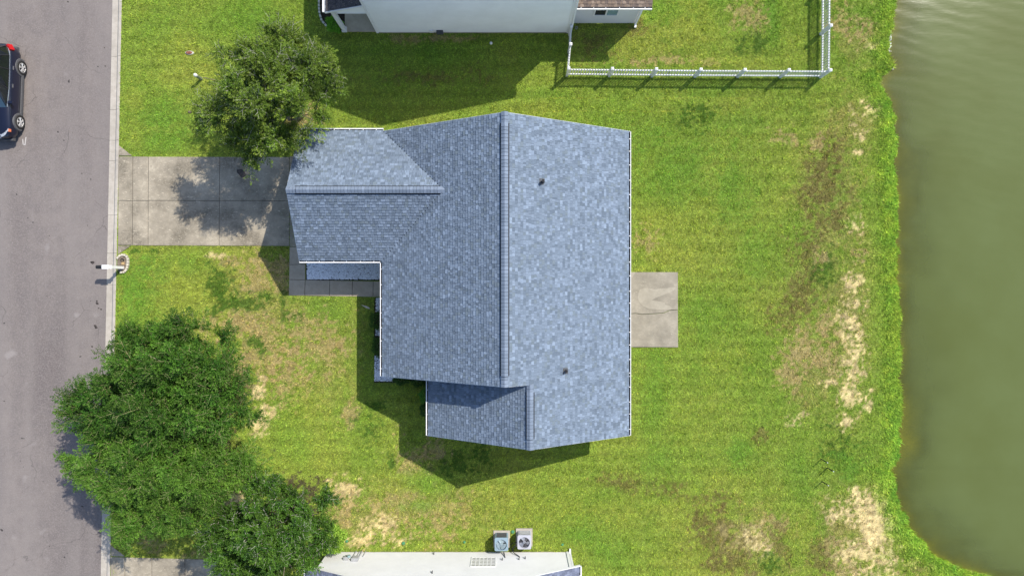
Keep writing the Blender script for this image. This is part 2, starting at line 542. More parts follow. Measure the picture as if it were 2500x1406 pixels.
def lawn(x, y):
    """albedo and sand cover of the lawn at ground points"""
    x = np.asarray(x, dtype=np.float64)
    y = np.asarray(y, dtype=np.float64)
    px, py = x / K + 1250, 703 - y / K
    n1 = fbm(x, y, .16, 1)
    n2 = fbm(x, y, .55, 7)
    n3 = fbm(x, y, 2.2, 13)
    n4 = fbm(x, y, 7, 23, 3)
    n5 = vnoise(x, y, 15, 31)
    n6 = vnoise(x, y, 8.5, 33)
    col = np.empty(x.shape + (3,))
    g, yl, lu = np.array((.195, .262, .036)), np.array((.245, .280, .044)), np.array((.148, .244, .028))
    t = np.clip((n1 - .5) * 2.0 + (n2 - .5) * 1.5 + (n3 - .5) * .9 + (n4 - .5) * .6, -1, 1)[..., None]
    col[:] = np.where(t > 0, g + (yl - g) * t, g + (lu - g) * (-t))
    # faint mowing passes
    st = np.sin(py * .185 + (n2 - .5) * 2.5) * sstep(.25, .5, n1)
    col *= (1 + .09 * st)[..., None]
    sand = np.zeros(x.shape)
    wx, wy = (fbm(x, y, .9, 41) - .5), (fbm(x, y, .9, 47) - .5)
    for bx, by, rx, ry, kind, s in PATCH:
        m = (np.abs(px - bx) < rx * 2.3) & (np.abs(py - by) < ry * 2.3)
        if not m.any():
            continue
        dx = (px[m] - bx) / rx + wx[m] * 1.0
        dy = (py[m] - by) / ry + wy[m] * 1.0
        d = np.sqrt(dx * dx + dy * dy)
        soft = kind in ('lush', 'yel', 'dry')
        if soft:
            v = (1.25 - d) + (n3[m] - .5) * 1.1 + (n4[m] - .5) * 1.2 + (n5[m] - .5) * .4
            w = sstep(.0, 1.2, v) * min(s, 1) * (.95 if kind == 'lush' else .85)
        else:
            # worn and weedy ground breaks up into tufts and bare specks
            v = (1.15 - d) * 1.15 + (n3[m] - .5) * 1.3 + (n4[m] - .5) * 2.0 + (n6[m] - .5) * 1.1 + (n5[m] - .5) * .8 - (1 - min(s, 1)) * .95
            w = sstep(.0, .8 if kind == 'sand' else .4, v) * (.92 if kind in ('sand', 'weed', 'litter_shade') else .75)
            if s > 1:
                w = np.maximum(w, sstep(.2, .7, 1.15 - d) * .97)
        c = np.array(KC[kind])
        if kind == 'sand':
            c = c * (.78 + .5 * n3[m][:, None]) * np.array((1, .99, .95))
        col[m] = col[m] * (1 - w[:, None]) + c * w[:, None]
        if kind == 'sand':
            sand[m] = np.maximum(sand[m], w)
        elif kind == 'tan':
            sand[m] = np.maximum(sand[m], w * .35)
    # lines of dry clippings left by the mower
    for ly, x0, x1 in ((240, 1290, 1900), (272, 1300, 1760), (305, 1400, 1760), (335, 1540, 1760), (362, 1545, 1660), (227, 1990, 2060)):
        w = np.exp(-((py - ly - (n2 - .5) * 3) / 1.0) ** 2) * sstep(x0, x0 + 60, px) * sstep(x1, x1 - 80, px) * sstep(.35, .55, n3)
        col = col * (1 - .55 * w[..., None]) + np.array((.42, .38, .06)) * .55 * w[..., None]
    # lush strip along the water
    d = shore(x, y)
    w = sstep(-1.5, -.35, d + (n3 - .5) * 1.6 + (n2 - .5) * 1.4) * (.85 - .4 * sstep(.5, .62, n2)) * sstep(703 - 1900, 703 + 60, py)
    b = np.array((.20, .335, .040)) + (n3[..., None] - .5) * np.array((.26, .16, .02)) + (n4[..., None] - .5) * np.array((.20, .2, .02))
    col = col * (1 - w[..., None]) + np.clip(b, .02, 1) * w[..., None]
    sand = sand * (1 - .7 * w)
    sp = sstep(.50, .72, vnoise(x, y, 7.5, 37) * .6 + n5 * .4) * sand
    col = col * (1 - .38 * sp[..., None]) 
    sand = sand * (1 - .55 * sp)
    # tufts: light and dark clumps of turf
    col *= 1.30 * (1 + (vnoise(x, y, 19, 35) - .5) * .5 + (n5 - .5) * .4 + (n4 - .5) * .2)[..., None]
    return np.clip(col, .01, .9), np.clip(sand, 0, 1)


def lawn_z(x, y):
    d = shore(x, y)
    z = (fbm(x, y, .8, 61, 2) - .5) * .03 - .01
    z = z + np.interp(d, [-2.2, -.55, -.12, .1, 1.2, 3.5, 8], [0, -.05, -.16, WZ - .05, -.50, -1.3, -1.7])
    return z


# ---------------------------------------------------------------- ground sheets
def grid_mesh(name, X, Y, Z, mat, cols=None, extra=None):
    ny, nx = X.shape
    co = np.stack([X, Y, Z], -1).reshape(-1, 3).astype(np.float32)
    i = np.arange(ny * nx).reshape(ny, nx)
    q = np.stack([i[:-1, :-1], i[:-1, 1:], i[1:, 1:], i[1:, :-1]], -1).reshape(-1, 4)
    m = bpy.data.meshes.new(name)
    m.vertices.add(len(co))
    m.vertices.foreach_set('co', co.ravel())
    m.loops.add(q.size)
    m.loops.foreach_set('vertex_index', q.ravel().astype(np.int32))
    m.polygons.add(len(q))
    m.polygons.foreach_set('loop_start', np.arange(0, q.size, 4, dtype=np.int32))
    m.polygons.foreach_set('use_smooth', np.ones(len(q), dtype=bool))
    m.update()
    if cols is not None:
        a = m.attributes.new('tint', 'FLOAT_COLOR', 'POINT')
        a.data.foreach_set('color', np.concatenate([cols.reshape(-1, 3), np.ones((len(co), 1))], 1).astype(np.float32).ravel())
    for k, v in (extra or {}).items():
        a = m.attributes.new(k, 'FLOAT', 'POINT')
        a.data.foreach_set('value', v.ravel().astype(np.float32))
    m.materials.append(mat)
    return m


def axis(fine0, fine1, step, lo, hi):
    a = list(np.arange(fine0, fine1 + step / 2, step))
    left, s, p = [], step * 2, fine0
    while p > lo:
        p -= s
        s *= 1.5
        left.append(max(p, lo))
    right, s, p = [], step * 2, a[-1]
    while p < hi:
        p += s
        s *= 1.5
        right.append(min(p, hi))
    return np.array(left[::-1] + a + right)


us = axis(0, 41.5, .11, 0, 400)
ys = axis(-15.6, 15.6, .11, -400, 400)
U_, Y_ = np.meshgrid(us, ys)
X_ = XK(Y_) + U_
lc, ls = lawn(X_, Y_)
lz = lawn_z(X_, Y_)
dsh = shore(X_, Y_)
bed = sstep(-.12, .15, dsh)[..., None]
bedc = np.array((.165, .165, .034)) * (.35 + 1.3 * fbm(X_, Y_, .9, 71)[..., None])
soilc = lc * np.array((.72, .72, .9)) + np.array((.012, .010, .004))
lc2 = np.where(ls[..., None] > .02, soilc * (1 - ls[..., None]) + lc * ls[..., None], soilc) * (1 - bed) + bedc * bed

t = NT('lawn thatch')
a = t.attr('tint')
g1 = t.noise(28, 4, .75)
g2 = t.noise(9, 4, .7)
c1 = t.mix(t.ramp(g1, .38, .64), t.mix(1.0, a, (.52, .55, .6), 'MULTIPLY'), t.mix(1.0, a, (1.25, 1.2, 1.15), 'MULTIPLY'))
c1 = t.mix(t.math('MULTIPLY', t.ramp(g2, .4, .7), .4), c1, t.mix(1.0, a, (.7, .72, .7), 'MULTIPLY'))
t.col(c1)
t.bump(g1, .6, .03)
M['lawn'] = t.set(.95, .1)
lawn_o = bpy.data.objects.new('lawn', grid_mesh('lawn', X_, Y_, lz, M['lawn'], lc2))
C.objects.link(lawn_o)
tag(lawn_o, 'lawn of mown green and sandy turf around the houses', kind='structure')

# water
t = NT('murky pond water')
fac = t.attr('depth', 'Fac')
mp = t.n('ShaderNodeMapping')
mp.inputs['Rotation'].default_value = (0, 0, math.radians(104))
t.l(t.pos, mp.inputs['Vector'])
wv = t.n('ShaderNodeTexWave', wave_type='BANDS', bands_direction='X')
wv.inputs['Scale'].default_value = .5
wv.inputs['Distortion'].default_value = 5.0
wv.inputs['Detail'].default_value = 3
wv.inputs['Detail Scale'].default_value = 1.2
t.l(mp.outputs[0], wv.inputs['Vector'])
mp2 = t.n('ShaderNodeMapping')
mp2.inputs['Rotation'].default_value = (0, 0, math.radians(14))
mp2.inputs['Scale'].default_value = (.7, 3.2, 1)
t.l(t.pos, mp2.inputs['Vector'])
rn = t.n('ShaderNodeTexNoise')
rn.inputs['Scale'].default_value = 1.0
rn.inputs['Detail'].default_value = 4
t.l(mp2.outputs[0], rn.inputs['Vector'])
sepn = t.n('ShaderNodeSeparateXYZ')
t.l(t.pos, sepn.inputs[0])
up = t.n('ShaderNodeMapRange')
up.inputs['From Min'].default_value = -6
up.inputs['From Max'].default_value = 14
up.inputs['To Min'].default_value = .1
up.inputs['To Max'].default_value = 1.0
t.l(sepn.outputs[1], up.inputs['Value'])
hgt = t.math('MULTIPLY', t.math('ADD', t.math('MULTIPLY', wv.outputs['Fac'], .5), t.math('MULTIPLY', rn.outputs['Fac'], 1.0)), up.outputs[0])
bmp = t.n('ShaderNodeBump')
bmp.inputs['Strength'].default_value = .15
bmp.inputs['Distance'].default_value = .03
t.l(hgt, bmp.inputs['Height'])
pat = t.noise(.22, 4, .6)
t.col(t.ramp(pat, .3, .7, (.078, .095, .024), (.092, .115, .036)))
t.l(bmp.outputs[0], t.b.inputs['Normal'])
t.set(.12, .5)
t.b.inputs['IOR'].default_value = 1.33
tr = t.n('ShaderNodeBsdfTransparent')
tr.inputs[0].default_value = (.92, .92, .62, 1)
gl = t.n('ShaderNodeBsdfGlossy')
gl.inputs['Roughness'].default_value = .1
t.l(bmp.outputs[0], gl.inputs['Normal'])
fr = t.n('ShaderNodeFresnel')
fr.inputs[0].default_value = 1.33
t.l(bmp.outputs[0], fr.inputs['Normal'])
m1 = t.n('ShaderNodeMixShader')
t.l(fr.outputs[0], m1.inputs[0])
t.l(tr.outputs[0], m1.inputs[1])
t.l(gl.outputs[0], m1.inputs[2])
m2 = t.n('ShaderNodeMixShader')
t.l(fac, m2.inputs[0])
t.l(m1.outputs[0], m2.inputs[1])
t.l(t.b.outputs[0], m2.inputs[2])
t.l(m2.outputs[0], t.out.inputs[0])
M['water'] = t.m
wx_ = axis(17.5, 27, .12, 17.5, 380)
wy_ = axis(-15.6, 15.6, .15, -380, 380)
WX, WY = np.meshgrid(wx_, wy_)
wd = shore(WX, WY)
wdn = wd * .9 + (fbm(WX, WY, .45, 81) - .42) * 2.6 * sstep(0, 1.2, wd)
depth = np.clip(1 - .88 * np.exp(-np.clip(wdn, 0, 9) * 1.05), 0, 1)
water = bpy.data.objects.new('water', grid_mesh('water', WX, WY, WX * 0 + WZ, M['water'], None, {'depth': depth}))
C.objects.link(water)
tag(water, 'murky green pond water with faint ripples', kind='structure')

# road
t = NT('weathered asphalt')
big = t.noise(.25, 4, .6, (1.4, .35, 1))
mid = t.noise(1.6, 5, .65)
fin = t.noise(13, 4, .8)
spk = t.noise(19, 2, .5)
base = t.ramp(big, .35, .65, (.118, .101, .097), (.182, .158, .146))
base = t.mix(t.math('MULTIPLY', t.ramp(mid, .42, .66), .5), base, (.108, .095, .094))
base = t.mix(t.math('MULTIPLY', t.ramp(fin, .42, .68), .55), base, (.225, .198, .19))
base = t.mix(t.math('MULTIPLY', t.ramp(spk, .60, .72), .5), base, (.30, .27, .255))
base = t.mix(t.math('MULTIPLY', t.ramp(t.noise(23, 2, .6), .60, .72), .5), base, (.085, .075, .075))
lane = t.ramp(t.noise(.5, 2, .5, (1.6, .03, 1)), .42, .58)
base = t.mix(t.math('MULTIPLY', lane, .35), base, (.20, .178, .168))
vor = t.n('ShaderNodeTexVoronoi', feature='DISTANCE_TO_EDGE')
vor.inputs['Scale'].default_value = .32
dn = t.n('ShaderNodeTexNoise')
dn.inputs['Scale'].default_value = .9
dn.inputs['Detail'].default_value = 6
t.l(t.pos, dn.inputs['Vector'])
va = t.n('ShaderNodeVectorMath', operation='MULTIPLY_ADD')
t.l(dn.outputs['Color'], va.inputs[0])
va.inputs[1].default_value = (1.3, 1.3, 0)
t.l(t.pos, va.inputs[2])
t.l(va.outputs[0], vor.inputs['Vector'])
crk = t.ramp(vor.outputs['Distance'], .002, .006, (1, 1, 1), (0, 0, 0))
crk = t.math('MULTIPLY', crk, t.ramp(t.noise(.5, 3), .44, .6))
base = t.mix(t.math('MULTIPLY', crk, .6), base, (.06, .052, .052))
blot = t.ramp(t.noise(1.1, 2, .4), .70, .78)
base = t.mix(t.math('MULTIPLY', blot, .35), base, (.30, .275, .265))
drp = t.ramp(t.noise(4.2, 1, .3), .80, .815)
base = t.mix(t.math('MULTIPLY', drp, .85), base, (.03, .027, .027))
t.col(base)
t.bump(fin, .35, .01)
M['asphalt'] = t.set(.92, .2)
RZ = -0.10
ry_ = np.array([-400, -60, -16, -8, 0, 8, 16, 60, 400.])
rmb = MB()
for a, b in zip(ry_[:-1], ry_[1:]):
    rmb.face([(XK(a) - 9.6, a, RZ), (XK(a) - .52, a, RZ), (XK(b) - .52, b, RZ), (XK(b) - 9.6, b, RZ)])
road = single('road', rmb, M['asphalt'], 'purplish grey asphalt street with fine cracks', None, (0, 0, 0))
tag(road, kind='structure')
vmb = MB()
for a, b in zip(ry_[:-1], ry_[1:]):
    vmb.face([(XK(a) - 400, a, -.012), (XK(a) - 10.1, a, -.012), (XK(b) - 10.1, b, -.012), (XK(b) - 400, b, -.012)], (.13, .19, .012))
verge = single('verge', vmb, M['lawn'], 'grass verge beyond the street', None, (0, 0, 0))
tag(verge, kind='structure')

# kerb, cast in segments
kerb = thing('kerb', 'pale concrete kerb with gutter pan along the street', kind='structure', loc=(XK(0), 0, 0))
KPROF = [(-.52, RZ - .1), (-.52, RZ + .004), (-.235, RZ - .008), (-.15, .0), (-.125, .018), (-.02, .022), (0, .01), (0, -.25)]


def kerb_seg(y0, y1, mirror=False):
    mb = MB()
    f = lambda t_, y, z: ((XK(y) - 10.1 - t_) if mirror else (XK(y) + t_), y, z)
    n = len(KPROF)
    for j in range(n - 1):
        q = [f(KPROF[j][0], y0, KPROF[j][1]), f(KPROF[j][0], y1, KPROF[j][1]), f(KPROF[j + 1][0], y1, KPROF[j + 1][1]), f(KPROF[j + 1][0], y0, KPROF[j + 1][1])]
        mb.face(q if mirror else q[::-1])
    mb.face([f(a, y0, z) for a, z in KPROF])
    mb.face([f(a, y1, z) for a, z in KPROF][::-1])
    return mb


joints = [703 + 3000, 1500, 1352, 1290, 1143, 995, 848, 695, 618, 525, 392, 342, 267, 137, -12, -160, 703 - 3000]
for a, b in zip(joints[:-1], joints[1:]):
    part('kerb_segment', kerb_seg((703 - a) * K + .006, (703 - b) * K - .006), M['kerb'], kerb)
far_kerb = thing('kerb', 'pale concrete kerb on the far side of the street', kind='structure', loc=(XK(0) - 10.1, 0, 0))
for a in range(-60, 60, 12):
    part('kerb_segment', kerb_seg(a + .006, a + 11.994, True), M['kerb'], far_kerb)


# ---------------------------------------------------------------- slabs
def slab(parent, quad, z1, mat, z0=-.12, gap=.009, name='slab', label=None):
    """a cast slab from four or three pixel corners (clockwise in the photograph)"""
    pts = [Vector((*G(*q), 0)) for q in quad][::-1]
    area = sum(pts[i - 1].x * pts[i].y - pts[i].x * pts[i - 1].y for i in range(len(pts)))
    if area < 0:
        pts.reverse()
    c = sum(pts, Vector()) / len(pts)
    poly = []
    for p in pts:
        d = p - c
        poly.append((p.x - math.copysign(gap, d.x), p.y - math.copysign(gap, d.y)))
    mb = MB().prism(poly, z0, z1, .012)
    return part(name, mb, mat, parent, label)


dw = thing('driveway', 'stained concrete driveway of jointed slabs from street to garage', kind='structure', loc=(*G(500, 490), 0))
jb = MB()
jb.box(*G(289, 598), -.1, *G(705, 384), .004)
part('joint_filler', jb, M['joint'], dw)
xs = [(289, 288.5, 288), (324.5, 324, 323), (362.5, 362, 361.5), (537, 536, 535), (707, 707, 707)]
for i in range(4):
    a, b = xs[i], xs[i + 1]
    ty0, ty1 = 382 + i * .4, 382.4 + i * .4
    slab(dw, [(a[0], ty0), (b[0], ty1), (b[1], 490.5), (a[1], 490)], .022, M['concrete'])
    slab(dw, [(a[1], 490), (b[1], 490.5), (b[2], 599.5 + i * .5), (a[2], 599 + i * .5)], .020, M['concrete'])
slab(dw, [(290, 355), (323, 381), (290, 381)], .018, M['concrete'])
slab(dw, [(287.5, 600), (320, 600), (287.5, 622)], .018, M['concrete'])
slab(dw, [(707, 382), (760, 382), (760, 603), (707, 603)], .026, M['concrete'])
ob = MB()
o_ = [(578, 415), (590, 413), (597, 418), (601, 428), (597, 433), (590, 434), (585, 428), (579, 422)]
ob.face([(*G(*q), .0265) for q in o_][::-1])
part('oil_stain', ob, M['oil'], dw)

wk = thing('walkway', 'grey concrete walkway of square slabs round the gravel bed', kind='structure', loc=(*G(800, 690), 0))
jb = MB()
jb.box(*G(745, 721), -.1, *G(708, 605), .003)
jb.box(*G(945, 722), -.1, *G(746, 687), .003)
part('joint_filler', jb, M['joint'], wk)
for q in ([(707, 603), (746, 603), (746, 645), (706.5, 646)], [(706.5, 646), (746, 645), (745.5, 683), (706, 682.5)],
          [(706, 682.5), (745.5, 683), (744, 722), (705, 721.5)], [(745.5, 683), (805.5, 684.5), (804.5, 723), (744, 722)],
          [(805.5, 684.5), (861, 685.5), (860, 724), (804.5, 723)], [(861, 685.5), (911.5, 686.5), (911, 725), (860, 724)],
          [(911.5, 686.5), (965, 687), (965, 725.5), (911, 725)]):
    slab(wk, q, .03, M['walk'])

pt = thing('patio', 'weathered concrete patio slab with a crack behind the house', kind='structure', loc=(*G(1600, 755), 0))
crack = [(1520, 767), (1552, 765), (1566, 767.5), (1600, 765.5), (1620, 764), (1634, 757.5), (1654.5, 756.5)]
top = [(1520, 664.5), (1654.5, 664.5)] + crack[::-1]
bot = crack + [(1655, 847.5), (1520, 847)]
for poly, dy in ((top, -1), (bot, 1)):
    q = [G(a, b + (dy * .55 if (a, b) in crack else 0)) for a, b in poly][::-1]
    part('slab', MB().prism(q, -.1, .045, .012), M['patio'], pt)
st = [(1558, 716), (1562, 706), (1572, 703.5), (1590, 704), (1598, 707), (1610, 703.8), (1628, 703.5), (1640, 701), (1648.5, 702), (1645, 708), (1634, 714), (1618, 720), (1600, 727), (1590, 733),
      (1606, 735), (1622, 738.5), (1624, 744), (1634, 746), (1641, 752), (1636, 756), (1620, 756), (1602, 755), (1584, 753.5), (1570, 747), (1560, 737), (1557, 727)]
sb = MB()
sb.face([(*G(*q), .0465) for q in st][::-1])
part('pale_stain', sb, M['pale_stain'], pt)

nd = thing('driveway', 'pale concrete driveway end of the house to the south', kind='structure', loc=(*G(380, 1400), 0))
jb = MB()
jb.box(*G(272, 1500), -.1, *G(520, 1366), .002)
part('joint_filler', jb, M['joint'], nd)
xx = [270, 305, 371, 452, 560]
for i in range(4):
    a, b = xx[i], xx[i + 1]
    f = lambda v: 1358.5 + (v - 272) * .026
    slab(nd, [(a, f(a)), (b, f(b)), (b, 1470), (a, 1470)], .02, M['concrete'])
slab(nd, [(271, 1331), (306, 1357.5), (271, 1357)], .018, M['concrete'])

# faded surveyor's mark and tar drops on the street
mk = MB()
for a, b in (((55.5, 340), (56.5, 354)), ((63.5, 335), (61, 353)), ((56, 353), (62, 354))):
    pa, pb = P(*a, RZ + .004), P(*b, RZ + .004)
    d = (pb - pa).normalized()
    s = Vector((-d.y, d.x, 0)) * .022
    mk.face([pa - s, pb - s, pb + s, pa + s])
part('painted_mark', mk, M['chalk'], road)
tb = MB()
for cx, cy, r in ((226, 641, 5), (222, 640, 2.5), (237, 741, 4), (232, 795, 3.5), (247, 755, 3), (234, 800, 4), (225, 846, 3), (236, 735, 2.5), (200, 424, 2), (255, 117, 1.8), (257, 162, 1.8), (241, 752, 2)):
    tb.face([P(cx + r * 1.1 * math.cos(a) * random.uniform(.6, 1.2), cy + r * .8 * math.sin(a) * random.uniform(.6, 1.2), RZ + .004) for a in np.linspace(0, -2 * math.pi, 9)[:-1]][::-1])
part('tar_spot', tb, M['oil'], road, kind='stuff')

# ---------------------------------------------------------------- roofs
TINT_BLUE = [((.156, .196, .255), 6), ((.132, .168, .220), 6), ((.185, .234, .310), 3), ((.096, .124, .164), 3), ((.125, .155, .178), 2), ((.215, .268, .350), 1.2), ((.092, .118, .150), 1.2)]
TINT_DARK = [((.062, .058, .062), 4), ((.085, .078, .080), 3), ((.045, .043, .048), 3), ((.10, .088, .085), 1)]
TINT_BROWN = [((.22, .165, .125), 4), ((.16, .12, .095), 3), ((.27, .21, .165), 2), ((.12, .095, .085), 2)]
TINT_SLATE = [((.16, .18, .25), 4), ((.12, .135, .19), 4), ((.20, .22, .30), 2), ((.09, .10, .14), 2)]


def pick(tints, r):
    s = sum(w for _, w in tints)
    x = r.random() * s
    for c, w in tints:
        x -= w
        if x <= 0:
            break
    j = 1 + (r.random() - .5) * .14
    m = [sum(t_[0][k] * t_[1] for t_ in tints) / s for k in range(3)]
    return tuple((v * .66 + mm * .34) * j for v, mm in zip(c, m))


EXPO = .132
SINGLES = [0]
SING_MESH = {}


def tab_faces(mb, O, U, V, N, u0, u1, v0, v1, t, col):
    q = lambda u, v, h: O + U * u + V * v + N * h
    u0, u1 = u0 + .0025, u1 - .0025
    v1 = v1 + .012
    mb.face([q(u0, v0, t), q(u1, v0, t), q(u1, v1, .003), q(u0, v1, .003)], col)
    mb.face([q(u0, v0 - .020, -.004), q(u1, v0 - .020, -.004), q(u1, v0, t), q(u0, v0, t)], sc(col, .42))  # butt band darkened: baked-on dark granules plus course shadow put into the colour
    mb.face([q(u0, v0, -.004), q(u0, v0, t), q(u0, v1, .003)], col)
    mb.face([q(u1, v0, -.004), q(u1, v1, .003), q(u1, v0, t)], col)


def shingles(mb, O, U, V, L, spans, tints, seed, vstart=.0, single_rows=(), parent=None, mat=None, wmin=.08, wmax=.22):
    """lay courses of laminated tabs; spans(v) gives the u intervals of a course"""
    r = random.Random(seed)
    O, U, V = Vector(O), Vector(U), Vector(V)
    N = U.cross(V).normalized()
    i, v = 0, vstart
    while v < L - .01:
        v1 = min(v + EXPO, L)
        for ua, ub in spans((v + v1) / 2):
            u = ua
            high = r.random() < .5
            while u < ub - .005:
                if i in single_rows and SINGLES[0] < 300:
                    w = r.choice((.08, .11, .14, .18))
                else:
                    w = r.uniform(wmin, wmax) * (1.0 if high else .8)
                e = min(u + w, ub)
                if ub - e < .05:
                    e = ub
                tt = .027 if high else .013
                full = abs(e - u - w) < 1e-6
                if i in single_rows and SINGLES[0] < 300 and full and parent is not None:
                    ci = r.randrange(10)
                    key = (w, tt, ci)
                    if key not in SING_MESH:
                        m_ = MB()
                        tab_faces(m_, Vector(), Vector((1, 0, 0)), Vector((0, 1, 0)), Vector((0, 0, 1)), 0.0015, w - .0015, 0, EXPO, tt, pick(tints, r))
                        SING_MESH[key] = m_.mesh('shingle', mat)
                    ob_ = bpy.data.objects.new('shingle', SING_MESH[key])
                    link(ob_, parent)
                    R_ = Matrix((U, V, N)).transposed().to_4x4()
                    ob_.matrix_local = Matrix.Translation(O + U * u + V * v - OFF[parent]) @ R_
                    SINGLES[0] += 1
                else:
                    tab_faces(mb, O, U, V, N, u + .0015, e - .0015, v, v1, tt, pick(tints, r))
                u = e
                high = not high if r.random() < .8 else high
        v += EXPO
        i += 1


def chevron(mb, axis_, a0, a1, c0, c1, ze, p, th=.16, ov=0.0):
    """gable roof shell: ridge along axis_ from a0 to a1, eaves at c0 and c1"""
    cm, hz = (c0 + c1) / 2, ze + p * (c1 - c0) / 2
    prof = [(c0, ze), (cm, hz), (c1, ze), (c1, ze - th), (cm, hz - th * 1.3), (c0, ze - th)]
    f = (lambda a, c, z: (c, a, z)) if axis_ == 'y' else (lambda a, c, z: (a, c, z))
    n = len(prof)
    for j in range(n):
        c, z = prof[j]
        c2, z2 = prof[(j + 1) % n]
        mb.face([f(a0, c, z), f(a1, c, z), f(a1, c2, z2), f(a0, c2, z2)])
    mb.face([f(a0, prof[0][0], prof[0][1]), f(a0, prof[1][0], prof[1][1]), f(a0, prof[4][0], prof[4][1]), f(a0, prof[5][0], prof[5][1])])
    mb.face([f(a0, prof[1][0], prof[1][1]), f(a0, prof[2][0], prof[2][1]), f(a0, prof[3][0], prof[3][1]), f(a0, prof[4][0], prof[4][1])])
    mb.face([f(a1, prof[0][0], prof[0][1]), f(a1, prof[5][0], prof[5][1]), f(a1, prof[4][0], prof[4][1]), f(a1, prof[1][0], prof[1][1])])
    mb.face([f(a1, prof[1][0], prof[1][1]), f(a1, prof[4][0], prof[4][1]), f(a1, prof[3][0], prof[3][1]), f(a1, prof[2][0], prof[2][1])])


def lap_wall(mb, p0, p1, z0, ztop, e=.115, out=None, lap=.014):
    """clapboard wall from p0 to p1; ztop(s) is its top along s (0..1), sampled piecewise"""
    p0, p1 = Vector((*p0, 0)), Vector((*p1, 0))
    d = p1 - p0
    L = d.length
    d.normalize()
    n = out if out is not None else Vector((d.y, -d.x, 0))
    if not callable(ztop):
        zt_ = ztop
        ztop = lambda s: zt_
    S = np.linspace(0, 1, 201)
    T = np.array([ztop(s) for s in S])
    z = z0
    while z < T.max() - .005:
        zt = min(z + e, T.max())
        ok = T >= z + e * .4
        if ok.any():
            s0, s1 = S[ok][0], S[ok][-1]
            a, b = p0 + d * (L * s0), p0 + d * (L * s1)
            mb.face([a + n * lap + Vector((0, 0, z)), b + n * lap + Vector((0, 0, z)), b + Vector((0, 0, zt)), a + Vector((0, 0, zt))])
            mb.face([a + Vector((0, 0, z)), b + Vector((0, 0, z)), b + n * lap + Vector((0, 0, z)), a + n * lap + Vector((0, 0, z))])
        z += e


def gutter(parent, p0, p1, inward, z, mat=None, hangers=None, w=.125, lip=.055):
    """open eaves trough from p0 to p1, with its hangers"""
    p0, p1 = Vector((*p0, z)), Vector((*p1, z))
    d = (p1 - p0).normalized()
    n = Vector((*inward, 0))
    prof = [(0, 0.0), (0, -.11), (w, -.11), (w, 0), (w - .008, 0), (w - .008, -.10), (.012, -.10), (.012, -.012), (lip, -.012), (lip, 0)]
    mb = MB()
    m = len(prof)
    for j in range(m):
        a, b = prof[j], prof[(j + 1) % m]
        mb.face([p0 + n * a[0] + Vector((0, 0, a[1])), p1 + n * a[0] + Vector((0, 0, a[1])), p1 + n * b[0] + Vector((0, 0, b[1])), p0 + n * b[0] + Vector((0, 0, b[1]))])
    for p in (p0, p1):
        mb.face([p + n * a + Vector((0, 0, b)) for a, b in ((0, 0), (0, -.11), (w, -.11), (w, 0))])
    g = part('gutter', mb, mat or M['white'], parent)
    bb = MB()
    bb.face([p0 + n * .013 + Vector((0, 0, -.085)), p1 + n * .013 + Vector((0, 0, -.085)), p1 + n * (w - .009) + Vector((0, 0, -.085)), p0 + n * (w - .009) + Vector((0, 0, -.085))])
    part('gutter_bed', bb, M['gutter_dark'], g)  # near-black strip along the trough bottom
    L = (p1 - p0).length
    k = max(2, int(round(L / .62))) if hangers is None else hangers
    hm = None
    for j in range(k):
        q = p0 + d * (L * (j + .5) / k + random.uniform(-.05, .05))
        hb = MB()
        a, b = q - d * .014, q + d * .014
        hb.face([a + n * lip + Vector((0, 0, -.006)), b + n * lip + Vector((0, 0, -.006)), b + n * (w + .01) + Vector((0, 0, .004)), a + n * (w + .01) + Vector((0, 0, .004))])
        hb.face([a + n * lip + Vector((0, 0, -.012)), a + n * (w + .01) + Vector((0, 0, -.002)), b + n * (w + .01) + Vector((0, 0, -.002)), b + n * lip + Vector((0, 0, -.012))])
        part('gutter_hanger', hb, mat or M['white'], g)
    return g


# ================================================================= the house in the middle
ZE, PT = 2.59, .5947
XL, XR, YN, YS = -5.986, 5.396, 7.146, -4.028
XLB, YSB = -3.888, -6.732
GN, GS, GX = 7.252, 1.192, -9.719
CO = 1 / math.sqrt(1 + PT * PT)
SI = PT * CO
XRG, HA = (XL + XR) / 2, (XR - XL) / 2
XRB, HB = (XLB + XR) / 2, (XR - XLB) / 2
YRG, HG = (GN + GS) / 2, (GN - GS) / 2
ZRA, ZRB, ZRG = ZE + PT * HA, ZE + PT * HB, ZE + PT * HG
house = thing('house', 'single-storey house with blue-grey shingle roof in the middle of the lot', 'house', (0, 1.0, 0))
M['deck'] = simple('roof underlay', (.085, .10, .13), .9, .1, var=.2)
OH = .34
wall = MB()
zt = ZE - .18
rc = lambda lo, hi, half: (lambda s: zt + PT * (half - abs(s - .5) * 2 * (half - 0)) * .98)
lap_wall(wall, (XR - OH, YSB + OH), (XR - OH, YN - OH), 0, zt)
lap_wall(wall, (XR - OH, YN - OH), (XL + OH, YN - OH), 0, rc(0, 0, HA - OH))
lap_wall(wall, (XL + OH, YN - OH), (XL + OH, YS + OH), 0, zt)
lap_wall(wall, (XL + OH, YS + OH), (XLB + OH, YS + OH), 0, zt)
lap_wall(wall, (XL + OH, YS + OH - .002), (XR - OH, YS + OH - .002), zt - .2, rc(0, 0, HA - OH))
lap_wall(wall, (XLB + OH, YS + OH), (XLB + OH, YSB + OH), 0, zt)
lap_wall(wall, (XLB + OH, YSB + OH), (XR - OH, YSB + OH), 0, rc(0, 0, HB - OH))
lap_wall(wall, (XL + OH, GN - OH), (GX + OH, GN - OH), 0, zt)
lap_wall(wall, (GX + OH, GN - OH), (GX + OH, GS + OH), 0, rc(0, 0, HG - OH))
lap_wall(wall, (GX + OH, GS + OH), (XL + OH, GS + OH), 0, zt)
